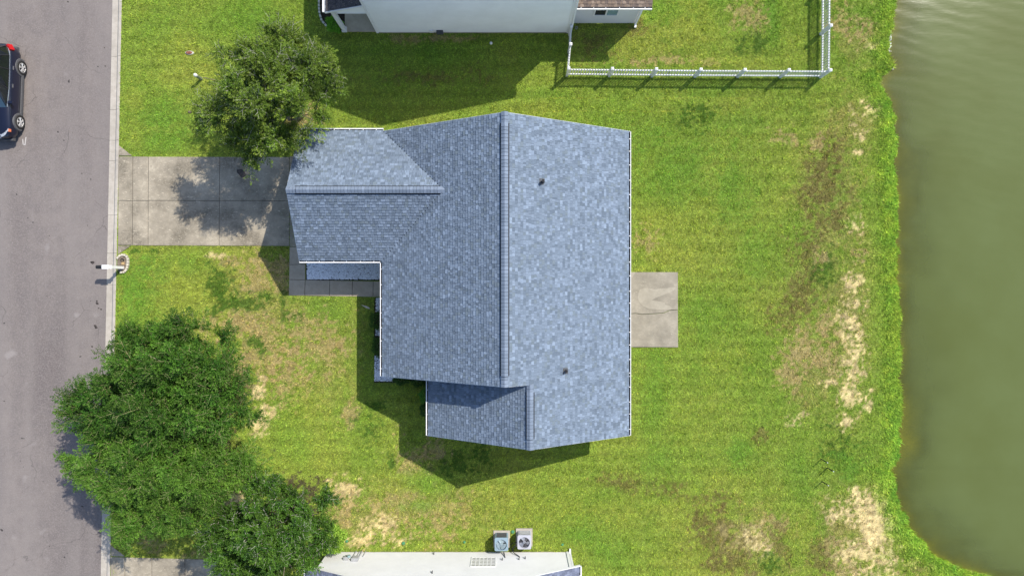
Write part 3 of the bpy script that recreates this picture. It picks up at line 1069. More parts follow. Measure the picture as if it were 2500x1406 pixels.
part('wall', wall, M['siding_cream'], house)
roof = MB()
TH = .16
chevron(roof, 'y', YS, YN, XL + .1, XR - .1, ZE + .1 * PT - .012, PT, TH)
chevron(roof, 'y', YSB, YS + OH + .4, XLB + .1, XR - .1, ZE + .1 * PT - .016, PT, TH)
chevron(roof, 'x', GX, XL + HG, GS + .1, GN - .1, ZE + .1 * PT - .014, PT, TH)
rf = part('roof', roof, M['deck'], house)
# white rake boards along the gable edges
def rake(mb, a, b, n, h=.15, th=.02):
    a, b, n = Vector(a), Vector(b), Vector(n)
    z = Vector((0, 0, h))
    for s, t_ in (((a - z, b - z), (b, a)),):
        mb.face([a - z + n * th, b - z + n * th, b + n * th, a + n * th])
        mb.face([a + n * th, b + n * th, b, a])
        mb.face([a - z, b - z, b - z + n * th, a - z + n * th])


rakes = [((GX, GN, ZE - .01), (GX, YRG, ZRG - .01), (-1, 0, 0)), ((GX, YRG, ZRG - .01), (GX, GS, ZE - .01), (-1, 0, 0))]
for (x0, xm, x1, y, zr, n) in ((XL, XRG, XR, YN, ZRA, (0, 1, 0)), (XL, XRG, XR, YS, ZRA, (0, -1, 0)), (XLB, XRB, XR, YSB, ZRB, (0, -1, 0))):
    rakes += [((x0, y, ZE - .01), (xm, y, zr - .01), n), ((xm, y, zr - .01), (x1, y, ZE - .01), n)]
for a_, b_, n_ in rakes:
    rk = MB()
    rake(rk, a_, b_, n_)
    part('rake_board', rk, M['fascia'], house)

field = MB()
V0 = .075
LA, LB, LG = HA / CO, HB / CO, HG / CO
rows = lambda L, k: tuple(int((L - V0) / EXPO) - j for j in k)
shingles(field, (XR, 0, ZE), (0, 1, 0), (-CO, 0, SI), LA - .02,
         lambda v: [((YSB if v < LB else YS) - .01, YN + .01)], TINT_BLUE, 1, V0, rows(LA, (2, 3)), house, M['shingle'])


def span_west(v):
    d = v * CO
    out = [(-(GS + d) + 0.0, -YS + .01)] if d < HG else [(-YN - .01, -YS + .01)]
    if d < HG and GN - d < YN:
        out.append((-YN - .01, -(GN - d)))
    return out


shingles(field, (XL, 0, ZE), (0, -1, 0), (CO, 0, SI), LA - .02, span_west, TINT_BLUE, 2, V0, rows(LA, (2, 3, 4)), house, M['shingle'])
shingles(field, (XLB, 0, ZE), (0, -1, 0), (CO, 0, SI), LB - .02, lambda v: [(-(YS + OH), -YSB + .01)], TINT_BLUE, 3, V0)
shingles(field, (0, GN, ZE), (-1, 0, 0), (0, -CO, SI), LG - .02, lambda v: [(-(XL + v * CO), -GX + .01)], TINT_BLUE, 4, V0)
shingles(field, (0, GS, ZE), (1, 0, 0), (0, CO, SI), LG - .02, lambda v: [(GX - .01, XL + v * CO)], TINT_BLUE, 5, V0)
part('shingle', field, M['shingle'], house, kind='stuff')

# ridge caps over black ridge vents
CAP = []
for ci in range(6):
    cb = MB()
    r_ = random.Random(90 + ci)
    c = pick([((.155, .192, .252), 2), ((.138, .172, .226), 2), ((.178, .218, .285), 1)], r_)
    xsn = [-.142, -.10, -.045, 0, .045, .10, .142]
    zz = lambda x: -abs(x) * .45 + (.012 if abs(x) < .06 else 0)
    for a, b in zip(xsn[:-1], xsn[1:]):
        cb.face([(a, 0, zz(a) + .018), (b, 0, zz(b) + .018), (b, .17, zz(b) + .002), (a, .17, zz(a) + .002)], c)
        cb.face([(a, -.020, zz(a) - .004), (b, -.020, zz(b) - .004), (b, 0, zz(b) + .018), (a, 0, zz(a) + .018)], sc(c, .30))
    for a, s in ((-.142, 1), (.142, -1)):
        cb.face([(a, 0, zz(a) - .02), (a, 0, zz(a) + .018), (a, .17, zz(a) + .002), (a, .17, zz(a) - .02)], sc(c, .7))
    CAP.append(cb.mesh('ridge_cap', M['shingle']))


def ridge(axis_, a0, a1, c, z, v0, v1):
    n = int((a1 - a0) / .148)
    st_ = (a1 - a0) / n
    for i in range(n):
        a = a0 + st_ * i
        o = bpy.data.objects.new('ridge_cap', CAP[random.randrange(6)])
        link(o, house)
        up_ = .075 if v0 - .02 <= a <= v1 - .1 else .045
        if axis_ == 'y':
            p, rz = Vector((c, a, z + up_)), 0
        else:
            p, rz = Vector((a, c, z + up_)), -math.pi / 2
        o.location = p - OFF[house]
        o.rotation_euler = (0, 0, rz)
        o.scale = (1, st_ / .148, 1)
    vb = MB()
    hw = .185
    for s in (-1, 1):
        pr = [(s * hw, z - hw * PT + .002), (s * hw, z - hw * PT + .040), (0, z + .068), (0, z)]
        f = (lambda q, a: (c + q[0], a, q[1])) if axis_ == 'y' else (lambda q, a: (a, c + q[0], q[1]))
        for j in range(3):
            vb.face([f(pr[j], v0), f(pr[j], v1), f(pr[j + 1], v1), f(pr[j + 1], v0)])
        for a in (v0, v1):
            vb.face([f(q, a) for q in pr])
    part('ridge_vent', vb, M['black'], house)


pv = lambda y, z: P(0, y, z).y
ridge('y', YS - .01, YN + .01, XRG, ZRA, pv(918, ZRA), pv(300, ZRA))
ridge('y', YSB - .01, YS - .02, XRB, ZRB, pv(1072, ZRB), pv(958, ZRB))
ridge('x', GX - .01, XL + HG + .05, YRG, ZRG, P(719, 0, ZRG).x, P(1080, 0, ZRG).x)

# gutters
gutter(house, (XR + .045, YSB), (XR + .045, YN), (-1, 0), ZE + .01, lip=.028)
gutter(house, (XL - .045, YS), (XL - .045, GS - .05), (1, 0), ZE + .01, lip=.035)
gutter(house, (XLB - .045, YSB), (XLB - .045, YS + OH), (1, 0), ZE + .01, lip=.045)
gutter(house, (GX, GN + .045), (XL + .10, GN + .045), (0, -1), ZE + .01, lip=.045)
gutter(house, (GX, GS - .045), (XL - .05, GS - .045), (0, 1), ZE + .01, lip=.045)


def vent_pipe(px, py, h, r=.045):
    # foot on the east slope
    for _ in range(6):
        z = ZE + PT * (XR - P(px, py, ZE + 2).x)
        q = P(px, py, z)
        z = ZE + PT * (XR - q.x)
        q = P(px, py, z)
    mb = MB()
    mb.tube([q + Vector((0, 0, -.05)), q + Vector((0, 0, h))], r, 10)
    o = part('vent_pipe', mb, M['black'], house, smooth=False)
    fb = MB()
    Vv, Uu = Vector((-CO, 0, SI)), Vector((0, 1, 0))
    N = Uu.cross(Vv)
    c = q + N * .022 + Vv * .04
    fb.face([c - Uu * .13 - Vv * .13, c + Uu * .13 - Vv * .13, c + Uu * .13 + Vv * .13, c - Uu * .13 + Vv * .13])
    fb.lathe([(.085, .0), (.055, .1)], q + N * .02, 10)
    part('flashing', fb, M['dark_metal'], o)


vent_pipe(1325, 444, .36, .062)
vent_pipe(1382, 905, .28, .056)
# garage door and front door under the eaves
gd = MB()
for i in range(4):
    gd.box(GX + OH - .03, GS + .95, .05 + i * .53, GX + OH - .018, GN - .95, .05 + i * .53 + .52)
part('garage_door', gd, M['white_trim'], house)


# ================================================================= neighbour to the north
nx = lambda px: (px - 1250) * K
nyy = lambda py: (703 - py) * K
WY0 = nyy(80)
WXL, WXR = nx(920), nx(1388.5)
north = thing('house', 'tall pale-sided neighbour house with brown-roofed rear wing by the white fence', 'house', (nx(1168), WY0 + 5, 0))
NE_, NR_ = 5.2, 7.55
XLN, XRN, XMN = nx(916), nx(1420), nx(1168)
PN = (NR_ - NE_) / ((XRN - XLN) / 2)
wb = MB()
ztn = lambda s: min(NE_ - .05 + PN * (((WXR - WXL) / 2) - abs(s - .5) * (WXR - WXL)), NR_)
lap_wall(wb, (WXL, WY0), (WXR, WY0), .06, ztn)
lap_wall(wb, (WXR, WY0), (WXR, WY0 + 12), .06, NE_)
lap_wall(wb, (WXL, WY0 + 12), (WXL, WY0), .06, NE_)
part('wall', wb, M['siding'], north)
fb = MB()
fb.box(WXL - .004, WY0 - .028, -.05, WXR + .004, WY0 + .3, .07)
part('foundation', fb, M['kerb'], north)
rb = MB()
chevron(rb, 'y', WY0 - .2, WY0 + 13, XLN, XRN, NE_, PN, .16)
part('roof', rb, simple('brown roof shingles', (.14, .115, .10), .9, .1, var=.3, scale=8), north)


def corner(x, y, z0, z1, w=.11, d=.03):
    mb = MB()
    mb.box(x - w / 2, y - d, z0, x + w / 2, y, z1)
    return mb


part('corner_trim', corner(WXL + .05, WY0 - .016, .02, NE_), M['white_trim'], north)
tb_ = corner(WXR - .055, WY0 - .016, .02, NE_)
tb_.box(WXR + .002, WY0 - .046, .02, WXR + .032, WY0 + .11, NE_)
part('corner_trim', tb_, M['white_trim'], north)
# downspout on the corner
dsp = MB()
dsp.box(WXR + .04, WY0 - .10, .12, WXR + .12, WY0 - .02, NE_ - .1)
dsp.box(WXR + .04, WY0 - .32, .06, WXR + .12, WY0 - .02, .14)
part('downspout', dsp, M['white_trim'], north)
# meter box and dryer vent on the wall
bx = MB()
q = nx(1075)
bx.box(q - .16, WY0 - .17, .30, q + .16, WY0 - .01, .34)
bx.box(q - .16, WY0 - .14, .08, q + .16, WY0 - .01, .30)
part('vent_hood', bx, M['dark_metal'], north)
bx = MB().box(nx(1054.5) - .1, WY0 - .06, .12, nx(1054.5) + .1, WY0 - .01, .36)
part('outlet_box', bx, M['white_trim'], north)
# open side porch with lean-to roof on the west
PXL = nx(830)
ZP0, ZP1 = 2.58, 3.27
lt = MB()
SL = (ZP1 - ZP0) / (WXL - PXL)
YPN = WY0 + 6
for a, b in (((PXL - .05, ZP0 - .05 * SL), (WXL, ZP1)),):
    th = .1
    y0 = WY0 - .03
    c = [(a[0], y0, a[1]), (b[0], y0, b[1]), (b[0], YPN, b[1]), (a[0], YPN, a[1])]
    d_ = [(x, y, z - th) for x, y, z in c]
    lt.face(c)
    lt.face(d_[::-1])
    lt.face([d_[0], d_[1], c[1], c[0]])
    lt.face([d_[0], c[0], c[3], d_[3]])
    lt.face([d_[3], c[3], c[2], d_[2]])
pr_ = part('porch_roof', lt, M['fascia'], north)
cs = 1 / math.sqrt(1 + SL * SL)
pf = MB()
shingles(pf, (PXL - .05, 0, ZP0 - .05 * SL + .004), (0, -1, 0), (cs, 0, SL * cs), (WXL - PXL + .05) / cs - .03, lambda v: [(-YPN, -(WY0 - .02))], TINT_DARK, 21, .05)
part('shingle', pf, M['shingle'], pr_, kind='stuff')
gm = MB()
PBX = nx(846)
lap_wall(gm, (PBX - .02, WY0), (WXL, WY0), 2.40, lambda s: ZP0 - .1 + (ZP1 - ZP0) * ((PBX - PXL) / (WXL - PXL) * (1 - s) + s), .115)
part('porch_gable', gm, M['siding'], north)
bm_ = MB()
rake(bm_, (PXL - .05, WY0 - .035, ZP0 - .03), (WXL, WY0 - .035, ZP1 - .005), (0, -1, 0), .12, .02)
bm_.box(PBX - .02, WY0 - .03, 2.36, WXL, WY0 + .12, 2.42)
bm_.box(PBX - .03, WY0 - .03, 2.40, PBX + .17, WY0 + 5, 2.50)
part('porch_beam', bm_, M['white_trim'], north)
gutter(north, (PXL - .16, WY0 - .02), (PXL - .16, YPN), (1, 0), ZP0 - .03, M['white'], 2, .14, .09)


def post(cx, cy):
    mb = MB()
    mb.box(cx - .085, cy - .085, .1, cx + .085, cy + .085, 2.4)
    return mb


p1x = nx(842.5)
pm_ = post(p1x, WY0 + .09)
pm_.box(p1x - .12, WY0 - .03, .08, p1x + .12, WY0 + .21, .24)
part('porch_post', pm_, M['white_trim'], north)
pm_ = post(p1x, WY0 + 2.6)
part('porch_post', pm_, M['white_trim'], north)
pf_ = MB().box(nx(843), WY0 + .02, -.05, WXL, WY0 + 4.5, .09)
part('porch_floor', pf_, concrete('porch concrete', (.42, .37, .29), .15), north)
hw = MB().box(WXL - .02, WY0 + 1.05, .1, WXL - .002, WY0 + 2.0, 2.15)
part('door', hw, M['white_trim'], north)
# single-storey rear wing
RX1 = nx(1549)
RY = nyy(57)
ww = MB()
lap_wall(ww, (WXR, RY), (RX1, RY), .03, 2.45)
lap_wall(ww, (RX1, RY), (RX1, RY + 7), .03, 2.45)
part('wing_wall', ww, M['siding_white'], north)
ZW = 2.6
PW = .42
wr = MB()
x0, x1 = WXR + .02, nx(1565.5)
ye = nyy(74)
for th in (.12,):
    c = [(x0, ye + .06, ZW), (x1, ye + .06, ZW), (x1, ye + 4.5, ZW + 4.44 * PW), (x0, ye + 4.5, ZW + 4.44 * PW)]
    d_ = [(x, y, z - th) for x, y, z in c]
    wr.face(c)
    wr.face(d_[::-1])
    for i in range(4):
        j = (i + 1) % 4
        wr.face([d_[i], d_[j], c[j], c[i]])
wro = part('wing_roof', wr, M['fascia'], north)
cw = 1 / math.sqrt(1 + PW * PW)
wf = MB()
shingles(wf, (0, ye + .06, ZW + .006), (1, 0, 0), (0, cw, PW * cw), 3.6, lambda v: [(x0, x1 + .01)], TINT_BROWN, 22, .0)
part('shingle', wf, M['shingle'], wro, kind='stuff')
gutter(north, (x0 - .0, ye - .05), (x1, ye - .05), (0, 1), ZW + .01, M['white'], 6, .13, .045)
wn_ = MB()
a0, a1 = nx(1441.5), nx(1501)
for b in ((a0, .98, a1, 1.05), (a0, 1.98, a1, 2.05), (a0, 1.05, a0 + .07, 1.98), (a1 - .07, 1.05, a1, 1.98), ((a0 + a1) / 2 - .035, 1.05, (a0 + a1) / 2 + .035, 1.98)):
    wn_.box(b[0], RY - .055, b[1], b[2], RY + .01, b[3])
win = part('window', wn_, M['white'], north)
am = (a0 + a1) / 2
part('pane', MB().box(a0 + .07, RY - .028, 1.05, am - .035, RY - .018, 1.98), M['glass'], win)
part('pane', MB().box(am + .035, RY - .028, 1.05, a1 - .07, RY - .018, 1.98), M['glass_pale'], win)
ds = MB()
ds.box(RX1 - .02, RY - .12, .1, RX1 + .07, RY - .03, 2.4)
ds.box(RX1 - .02, RY - .26, .05, RX1 + .07, RY - .03, .13)
ds.tube([(RX1 + .025, RY - .08, 2.36), (RX1 + .2, ye + .02, 2.52)], .04, 6)
part('downspout', ds, M['white_trim'], north)

# ================================================================= neighbour to the south
SY = nyy(1347)
SXL, SXR = nx(801), nx(1387)
south = thing('house', 'white-sided neighbour house behind the two air conditioners', 'house', (nx(1094), SY - 5, 0))
ES0, ES1 = nx(784), nx(1404)
PS_ = .5
sw = MB()
zs = 2.6 - .1
half = (SXR - SXL) / 2
lap_wall(sw, (SXR, SY), (SXL, SY), .05, lambda s: zs + PS_ * half * (1 - abs(s - .5) * 2))
lap_wall(sw, (SXR, SY - 10), (SXR, SY), .05, zs)
lap_wall(sw, (SXL, SY), (SXL, SY - 10), .05, zs)
part('wall', sw, M['siding_white'], south)
part('foundation', MB().box(SXL - .003, SY - .3, -.05, SXR + .003, SY + .02, .06), M['kerb'], south)
sr = MB()
SYR = SY + .35
chevron(sr, 'y', SY - 11, SYR, ES0 + .08, ES1 - .08, 2.6 + .04, PS_, .15)
sro = part('roof', sr, M['deck'], south)
cxs = (ES0 + ES1) / 2
hs = (ES1 - ES0) / 2
for a_, b_ in (((ES0, SYR, 2.59), (cxs, SYR, 2.59 + PS_ * hs)), ((cxs, SYR, 2.59 + PS_ * hs), (ES1, SYR, 2.59))):
    sk = MB()
    rake(sk, a_, b_, (0, 1, 0), .17, .025)
    part('rake_board', sk, M['white'], south)
c5 = 1 / math.sqrt(1 + PS_ * PS_)
sf = MB()
shingles(sf, (ES1, 0, 2.605), (0, 1, 0), (-c5, 0, PS_ * c5), hs / c5, lambda v: [(SYR - 3.2, SYR + .01)], TINT_SLATE, 31, .06)
shingles(sf, (ES0, 0, 2.605), (0, -1, 0), (c5, 0, PS_ * c5), hs / c5, lambda v: [(-SYR - .01, -(SYR - 3.2))], TINT_SLATE, 32, .06)
part('shingle', sf, M['shingle'], sro, kind='stuff')
gutter(south, (ES1 + .06, SY - 6), (ES1 + .06, SYR), (-1, 0), 2.6, M['white'], 8)
gutter(south, (ES0 - .06, SY - 6), (ES0 - .06, SYR), (1, 0), 2.6, M['white'], 8)
ct = MB()
ct.box(SXR - .10, SY + .018, .02, SXR + .03, SY + .045, zs)
ct.box(SXR + .017, SY - .1, .02, SXR + .045, SY + .018, zs)
part('corner_trim', ct, M['white'], south)
ct = MB()
ct.box(SXR + .05, SY - .06, .12, SXR + .13, SY + .03, zs + .05)
ct.box(SXR + .05, SY - .06, .05, SXR + .13, SY + .2, .13)
part('downspout', ct, M['white'], south)
# gridded window
wl, wrr = nx(1155.5), nx(1210)
z0w, z1w = .72, 1.74
fr_ = MB()
fr_.box(wl - .05, SY, z0w - .05, wrr + .05, SY + .030, z0w)
fr_.box(wl - .05, SY, z1w, wrr + .05, SY + .030, z1w + .05)
fr_.box(wl - .05, SY, z0w, wl, SY + .030, z1w)
fr_.box(wrr, SY, z0w, wrr + .05, SY + .030, z1w)
NC, NRW = 6, 6
for i in range(1, NC):
    x = wl + (wrr - wl) * i / NC
    fr_.box(x - .022, SY + .012, z0w, x + .022, SY + .028, z1w)
for j in range(1, NRW):
    z = z0w + (z1w - z0w) * j / NRW
    fr_.box(wl, SY + .014, z - .024, wrr, SY + .027, z + .024)
gw = part('window', fr_, M['white'], south)
for i in range(NC):
    for j in range(NRW):
        xa, xb = wl + (wrr - wl) * i / NC, wl + (wrr - wl) * (i + 1) / NC
        za, zb = z0w + (z1w - z0w) * j / NRW, z0w + (z1w - z0w) * (j + 1) / NRW
        part('pane', MB().box(xa + .02, SY + .015, za + .022, xb - .02, SY + .02, zb - .022), M['curtain'], gw)


def wx2(px, py):
    """place on the white wall seen at a pixel: x and height"""
    r = (py - 703) / (1347 - 703)
    return nx((px - 1250) / r + 1250), H * (1 - 1 / r)


for px, py, w, h, m_, nm in ((846, 1364, .20, .34, 'grey_metal', 'meter_box'), (868, 1366, .30, .40, 'grey_metal', 'meter_box')):
    x, z = wx2(px, py)
    mb = MB().box(x - w / 2, SY + .01, z - h / 2, x + w / 2, SY + .14, z + h / 2)
    mb.box(x - w / 2 - .012, SY + .01, z + h / 2, x + w / 2 + .012, SY + .165, z + h / 2 + .012)
    part(nm, mb, M[m_], south)
mm = MB()
x, z = wx2(852, 1366)
mm.tube([(x, SY + .14, z + .02), (x, SY + .24, z + .02)], .085, 12)
part('meter_dial', mm, M['glass_pale'], south)
for px, r in ((862, .022), (871, .016), (877, .028), (886, .014)):
    x, z = wx2(px, 1360)
    cb = MB().tube([(x, SY + .05, .0), (x, SY + .05, z)], r, 7)
    part('conduit', cb, M['grey_metal'], south)
for px, py in ((1226, 1367), (1267, 1366), (1282, 1364), (1059, 1353), (1055, 1399)):
    x, z = wx2(px, py)
    mb = MB().tube([(x, SY + .0, z), (x, SY + .09, z), (x + .01, SY + .10, z - .06)], [.035, .028, .022], 8)
    part('wall_tap', mb, M['dark_metal'], south)

# ================================================================= air conditioners
FANM = simple('fan blade grey', (.26, .28, .33), .35, .5, metal=.3)
FANB = simple('fan blade pale blue', (.30, .38, .42), .3, .5, metal=.2)


def condenser(px0, px1, py0, py1, h, cabm, fanm, label, a0, wide, louv):
    x0, x1 = nx(px0), nx(px1)
    y1, y0 = nyy(py0), nyy(py1)
    cx, cy = (x0 + x1) / 2, (y0 + y1) / 2
    root = thing('air_conditioner', label, 'air conditioner', (cx, cy, 0), 'air conditioners by the white wall')
    part('pad', MB().box(x0 - .07, y0 - .09, -.03, x1 + .08, y1 + .09, .07), M['kerb'], root)
    r = .07
    n = 6
    out = []
    for qx, qy, s in ((x1 - r, y1 - r, 0), (x0 + r, y1 - r, 90), (x0 + r, y0 + r, 180), (x1 - r, y0 + r, 270)):
        for k in range(n + 1):
            th = math.radians(s + 90 * k / n)
            out.append((qx + r * math.cos(th), qy + r * math.sin(th)))
    dense = []
    for k in range(len(out)):
        a_, b_ = out[k], out[(k + 1) % len(out)]
        m_ = 8 if math.hypot(b_[0] - a_[0], b_[1] - a_[1]) > .1 else 1
        dense += [(a_[0] + (b_[0] - a_[0]) * q_ / m_, a_[1] + (b_[1] - a_[1]) * q_ / m_) for q_ in range(m_)]
    out = dense
    fx, fy, R = cx, cy - .02, min(x1 - x0, y1 - y0) * .40
    cab = MB()
    N = len(out)
    i = len(cab.v)
    lev = [(1, .07), (1, h - .02), (.985, h)]
    for s, z in lev:
        for (x, y) in out:
            cab.v.append((cx + (x - cx) * s, cy + (y - cy) * s, z))
    for l_ in range(len(lev) - 1):
        for k in range(N):
            k2 = (k + 1) % N
            cab.f.append((i + l_ * N + k, i + l_ * N + k2, i + (l_ + 1) * N + k2, i + (l_ + 1) * N + k))
    # top plate with a round opening
    top_i = i + 2 * N
    ring = len(cab.v)
    for k in range(N):
        x, y = out[k]
        th = math.atan2(y - fy, x - fx)
        cab.v.append((fx + R * math.cos(th), fy + R * math.sin(th), h + .004))
    low = len(cab.v)
    for k in range(N):
        x, y = out[k]
        th = math.atan2(y - fy, x - fx)
        cab.v.append((fx + R * math.cos(th), fy + R * math.sin(th), h - .16))
    for k in range(N):
        k2 = (k + 1) % N
        cab.f.append((top_i + k, top_i + k2, ring + k2, ring + k))
        cab.f.append((ring + k, ring + k2, low + k2, low + k))
    part('cabinet', cab, cabm, root)
    wl_ = MB()
    wl_.face([(fx + R * math.cos(a), fy + R * math.sin(a), h - .155) for a in np.linspace(0, 2 * math.pi, 25)[:-1]])
    part('well', wl_, M['black'], root)
    lv = MB()
    for j in range(12):
        z = .14 + j * (h - .2) / 12
        lv.box(x0 + .09, y1 - .004, z, x1 - .09, y1 + .012, z + .022)
    part('louvre', lv, M['grey_metal'] if louv else M['dark_metal'], root, kind='stuff')
    bp = MB().box(x0 + .08, y1 - .006, .11, x1 - .08, y1 + .003, h - .04)
    part('coil', bp, M['dark_metal'], root)
    fan = MB()
    fan.lathe([(0.0, .03), (.06, .03), (.07, 0), (.07, -.05)], (fx, fy, h - .07), 14)
    for b in range(3):
        th0 = math.radians(a0 + b * 120)
        seg = 7
        for k in range(seg):
            ta, tb2 = th0 + wide * k / seg, th0 + wide * (k + 1) / seg
            za, zb = h - .13 + .09 * k / seg, h - .13 + .09 * (k + 1) / seg
            fan.face([(fx + .06 * math.cos(ta), fy + .06 * math.sin(ta), za), (fx + R * .95 * math.cos(ta), fy + R * .95 * math.sin(ta), za),
                      (fx + R * .95 * math.cos(tb2), fy + R * .95 * math.sin(tb2), zb), (fx + .06 * math.cos(tb2), fy + .06 * math.sin(tb2), zb)])
    part('fan', fan, fanm, root)
    gr = MB()
    for rr in np.linspace(.25, 1.0, 5):
        gr.tube([(fx + R * rr * math.cos(a), fy + R * rr * math.sin(a), h + .02 * (1 - rr) + .008) for a in np.linspace(0, 2 * math.pi, 33)], .0028, 3, False)
    for a in np.linspace(0, 2 * math.pi, 7)[:-1]:
        gr.tube([(fx, fy, h + .028), (fx + R * math.cos(a), fy + R * math.sin(a), h + .008)], .003, 3, False)
    part('grille', gr, cabm, root)
    return root, cx, cy, x0, x1, y0, y1


CABB = simple('blue grey cabinet', (.20, .28, .345), .45, .4, var=.1)
CABW = simple('pale lilac cabinet', (.37, .38, .44), .45, .4, var=.08)
ac1 = condenser(1208.5, 1241, 1298, 1330, .77, CABB, FANB, 'blue-grey air conditioner with pale fan blades, left of the pair by the white wall', 20, 1.95, False)
ac2 = condenser(1263, 1296, 1293, 1327, .70, CABW, FANM, 'whitish air conditioner with dark open fan well, right of the pair by the white wall', 75, .95, True)


def hose(pts, r, parent, m_='dark_metal'):
    P_ = [Vector(p) for p in pts]
    out = []
    for i in range(len(P_) - 1):
        a, b, c, d = P_[max(i - 1, 0)], P_[i], P_[i + 1], P_[min(i + 2, len(P_) - 1)]
        for s in np.linspace(0, 1, 6)[:-1]:
            out.append(.5 * ((2 * b) + (c - a) * s + (2 * a - 5 * b + 4 * c - d) * s * s + (3 * b - a - 3 * c + d) * s ** 3))
    out.append(P_[-1])
    part('line_set', MB().tube(out, r, 6), M[m_], parent)


x, z = wx2(1233, 1361)
hose([(ac1[1] + .05, ac1[5] + .02, .35), (ac1[1] + .07, SY + .15, .28), (x - .06, SY + .07, .4), (x, SY + .02, z)], .025, ac1[0])
hose([(ac1[1] + .12, ac1[5] + .02, .42), (ac1[1] + .15, SY + .16, .3), (x - .02, SY + .05, .55), (x, SY + .03, z)], .012, ac1[0])
x, z = wx2(1269, 1360)
hose([(ac2[3] - .02, ac2[5] + .08, .3), (ac2[3] - .22, SY + .24, .15), (ac2[3] - .18, SY + .1, .3), (x - .08, SY + .05, z - .1), (x, SY + .02, z)], .025, ac2[0])
hose([(ac2[3] - .02, ac2[5] + .2, .3), (ac2[3] - .30, SY + .42, .06), (ac2[3] - .25, SY + .1, .06)], .016, ac2[0], 'black')

# ================================================================= picket fence
fence = thing('picket_fence', 'white picket fence round the neighbour yard by the pond', 'fence', (*G(2001, 189), 0))
PKM = MB()
hw_, tk = .027, .008
zt_, zp = 1.02, 1.055
for s in (1,):
    prof = [(-hw_, .07), (hw_, .07), (hw_, zt_), (0, zp), (-hw_, zt_)]
    PKM.face([(x, -tk, z) for x, z in prof])
    PKM.face([(x, tk, z) for x, z in prof][::-1])
    for i in range(5):
        a, b = prof[i], prof[(i + 1) % 5]
        PKM.face([(a[0], tk, a[1]), (b[0], tk, b[1]), (b[0], -tk, b[1]), (a[0], -tk, a[1])])
pk_mesh = PKM.mesh('picket', M['white'])
PSM = MB()
PSM.box(-.055, -.055, -.05, .055, .055, 1.12)
PSM.box(-.07, -.07, 1.12, .07, .07, 1.14)
i0 = len(PSM.v)
PSM.v += [(-.07, -.07, 1.14), (.07, -.07, 1.14), (.07, .07, 1.14), (-.07, .07, 1.14), (0, 0, 1.19)]
PSM.f += [(i0, i0 + 1, i0 + 4), (i0 + 1, i0 + 2, i0 + 4), (i0 + 2, i0 + 3, i0 + 4), (i0 + 3, i0, i0 + 4)]
ps_mesh = PSM.mesh('post', M['white'])


def add_inst(name, me, parent, loc, rz=0):
    o = bpy.data.objects.new(name, me)
    link(o, parent)
    o.location = Vector(loc) - OFF[parent]
    o.rotation_euler = (0, 0, rz)
    return o


def fence_run(posts_px, skip_first=False, lift=0.0):
    pts = [Vector((*G(*q), lift)) for q in posts_px]
    for i, p in enumerate(pts):
        if not (i == 0 and skip_first):
            add_inst('post', ps_mesh, fence, p)
    for a, b in zip(pts[:-1], pts[1:]):
        d = b - a
        L = d.length
        d.normalize()
        rz = math.atan2(d.y, d.x)
        n = max(2, int(round((L - .11) / .131)))
        for k in range(n):
            s = .055 + (L - .11) * (k + .5) / n
            o = add_inst('picket', pk_mesh, fence, a + d * s, rz + random.uniform(-.03, .03))
        for z in (.20, .86):
            mb = MB()
            Mx = Matrix.Translation(a) @ Matrix.Rotation(rz, 4, 'Z')
            mb.box(.05, -.024, z, L - .05, .024, z + .07, Mx)
            part('rail', mb, M['white'], fence)


fence_run([(1384, 185), (1487, 186), (1591, 187), (1696, 188), (1800, 188.5), (1904, 189), (2002, 189.5)])
fence_run([(2002, 189.5), (2003.2, 84), (2004, -21), (2005, -126), (2006, -230)], True)
fence_run([(1384, 185), (1388.5, 128), (1390, 86)], True)

# ================================================================= mailbox and its ring of blocks
MX, MY = G(300.5, 653.5)
mail = thing('mailbox', 'black mailbox on a white post beside the street', 'mailbox', (MX, MY, 0))
mp_ = MB()
mp_.box(MX - .065, MY - .065, -.1, MX + .065, MY + .065, 1.06)
part('post', mp_, M['white'], mail)
mp_ = MB()
mp_.box(MX - .11, MY - .06, 1.0, MX + .0, MY + .06, 1.12)
mp_.box(MX - .10, MY - .085, 1.06, MX + .085, MY + .085, 1.10)
mp_.box(MX - .62, MY - .045, .93, MX - .066, MY + .045, 1.0)
part('arm', mp_, M['white'], mail)
bb = MB()
prof = [(-.085, 0), (.085, 0), (.085, .12), (.065, .17), (.03, .195), (-.03, .195), (-.065, .17), (-.085, .12)]
xa, xb = MX - .63, MX - .13
bb.face([(xa, MY + y, 1.003 + z) for y, z in prof][::-1])
bb.face([(xb, MY + y, 1.003 + z) for y, z in prof])
for i in range(8):
    a, b = prof[i], prof[(i + 1) % 8]
    bb.face([(xa, MY + a[0], 1.003 + a[1]), (xa, MY + b[0], 1.003 + b[1]), (xb, MY + b[0], 1.003 + b[1]), (xb, MY + a[0], 1.003 + a[1])])
box = part('box', bb, M['black'], mail)
part('door', MB().box(xa - .012, MY - .08, 1.01, xa - .001, MY + .08, 1.16), M['black'], box)
part('cap', MB().box(MX - .33, MY - .095, 1.15, MX + .0, MY + .095, 1.21), M['white'], mail)

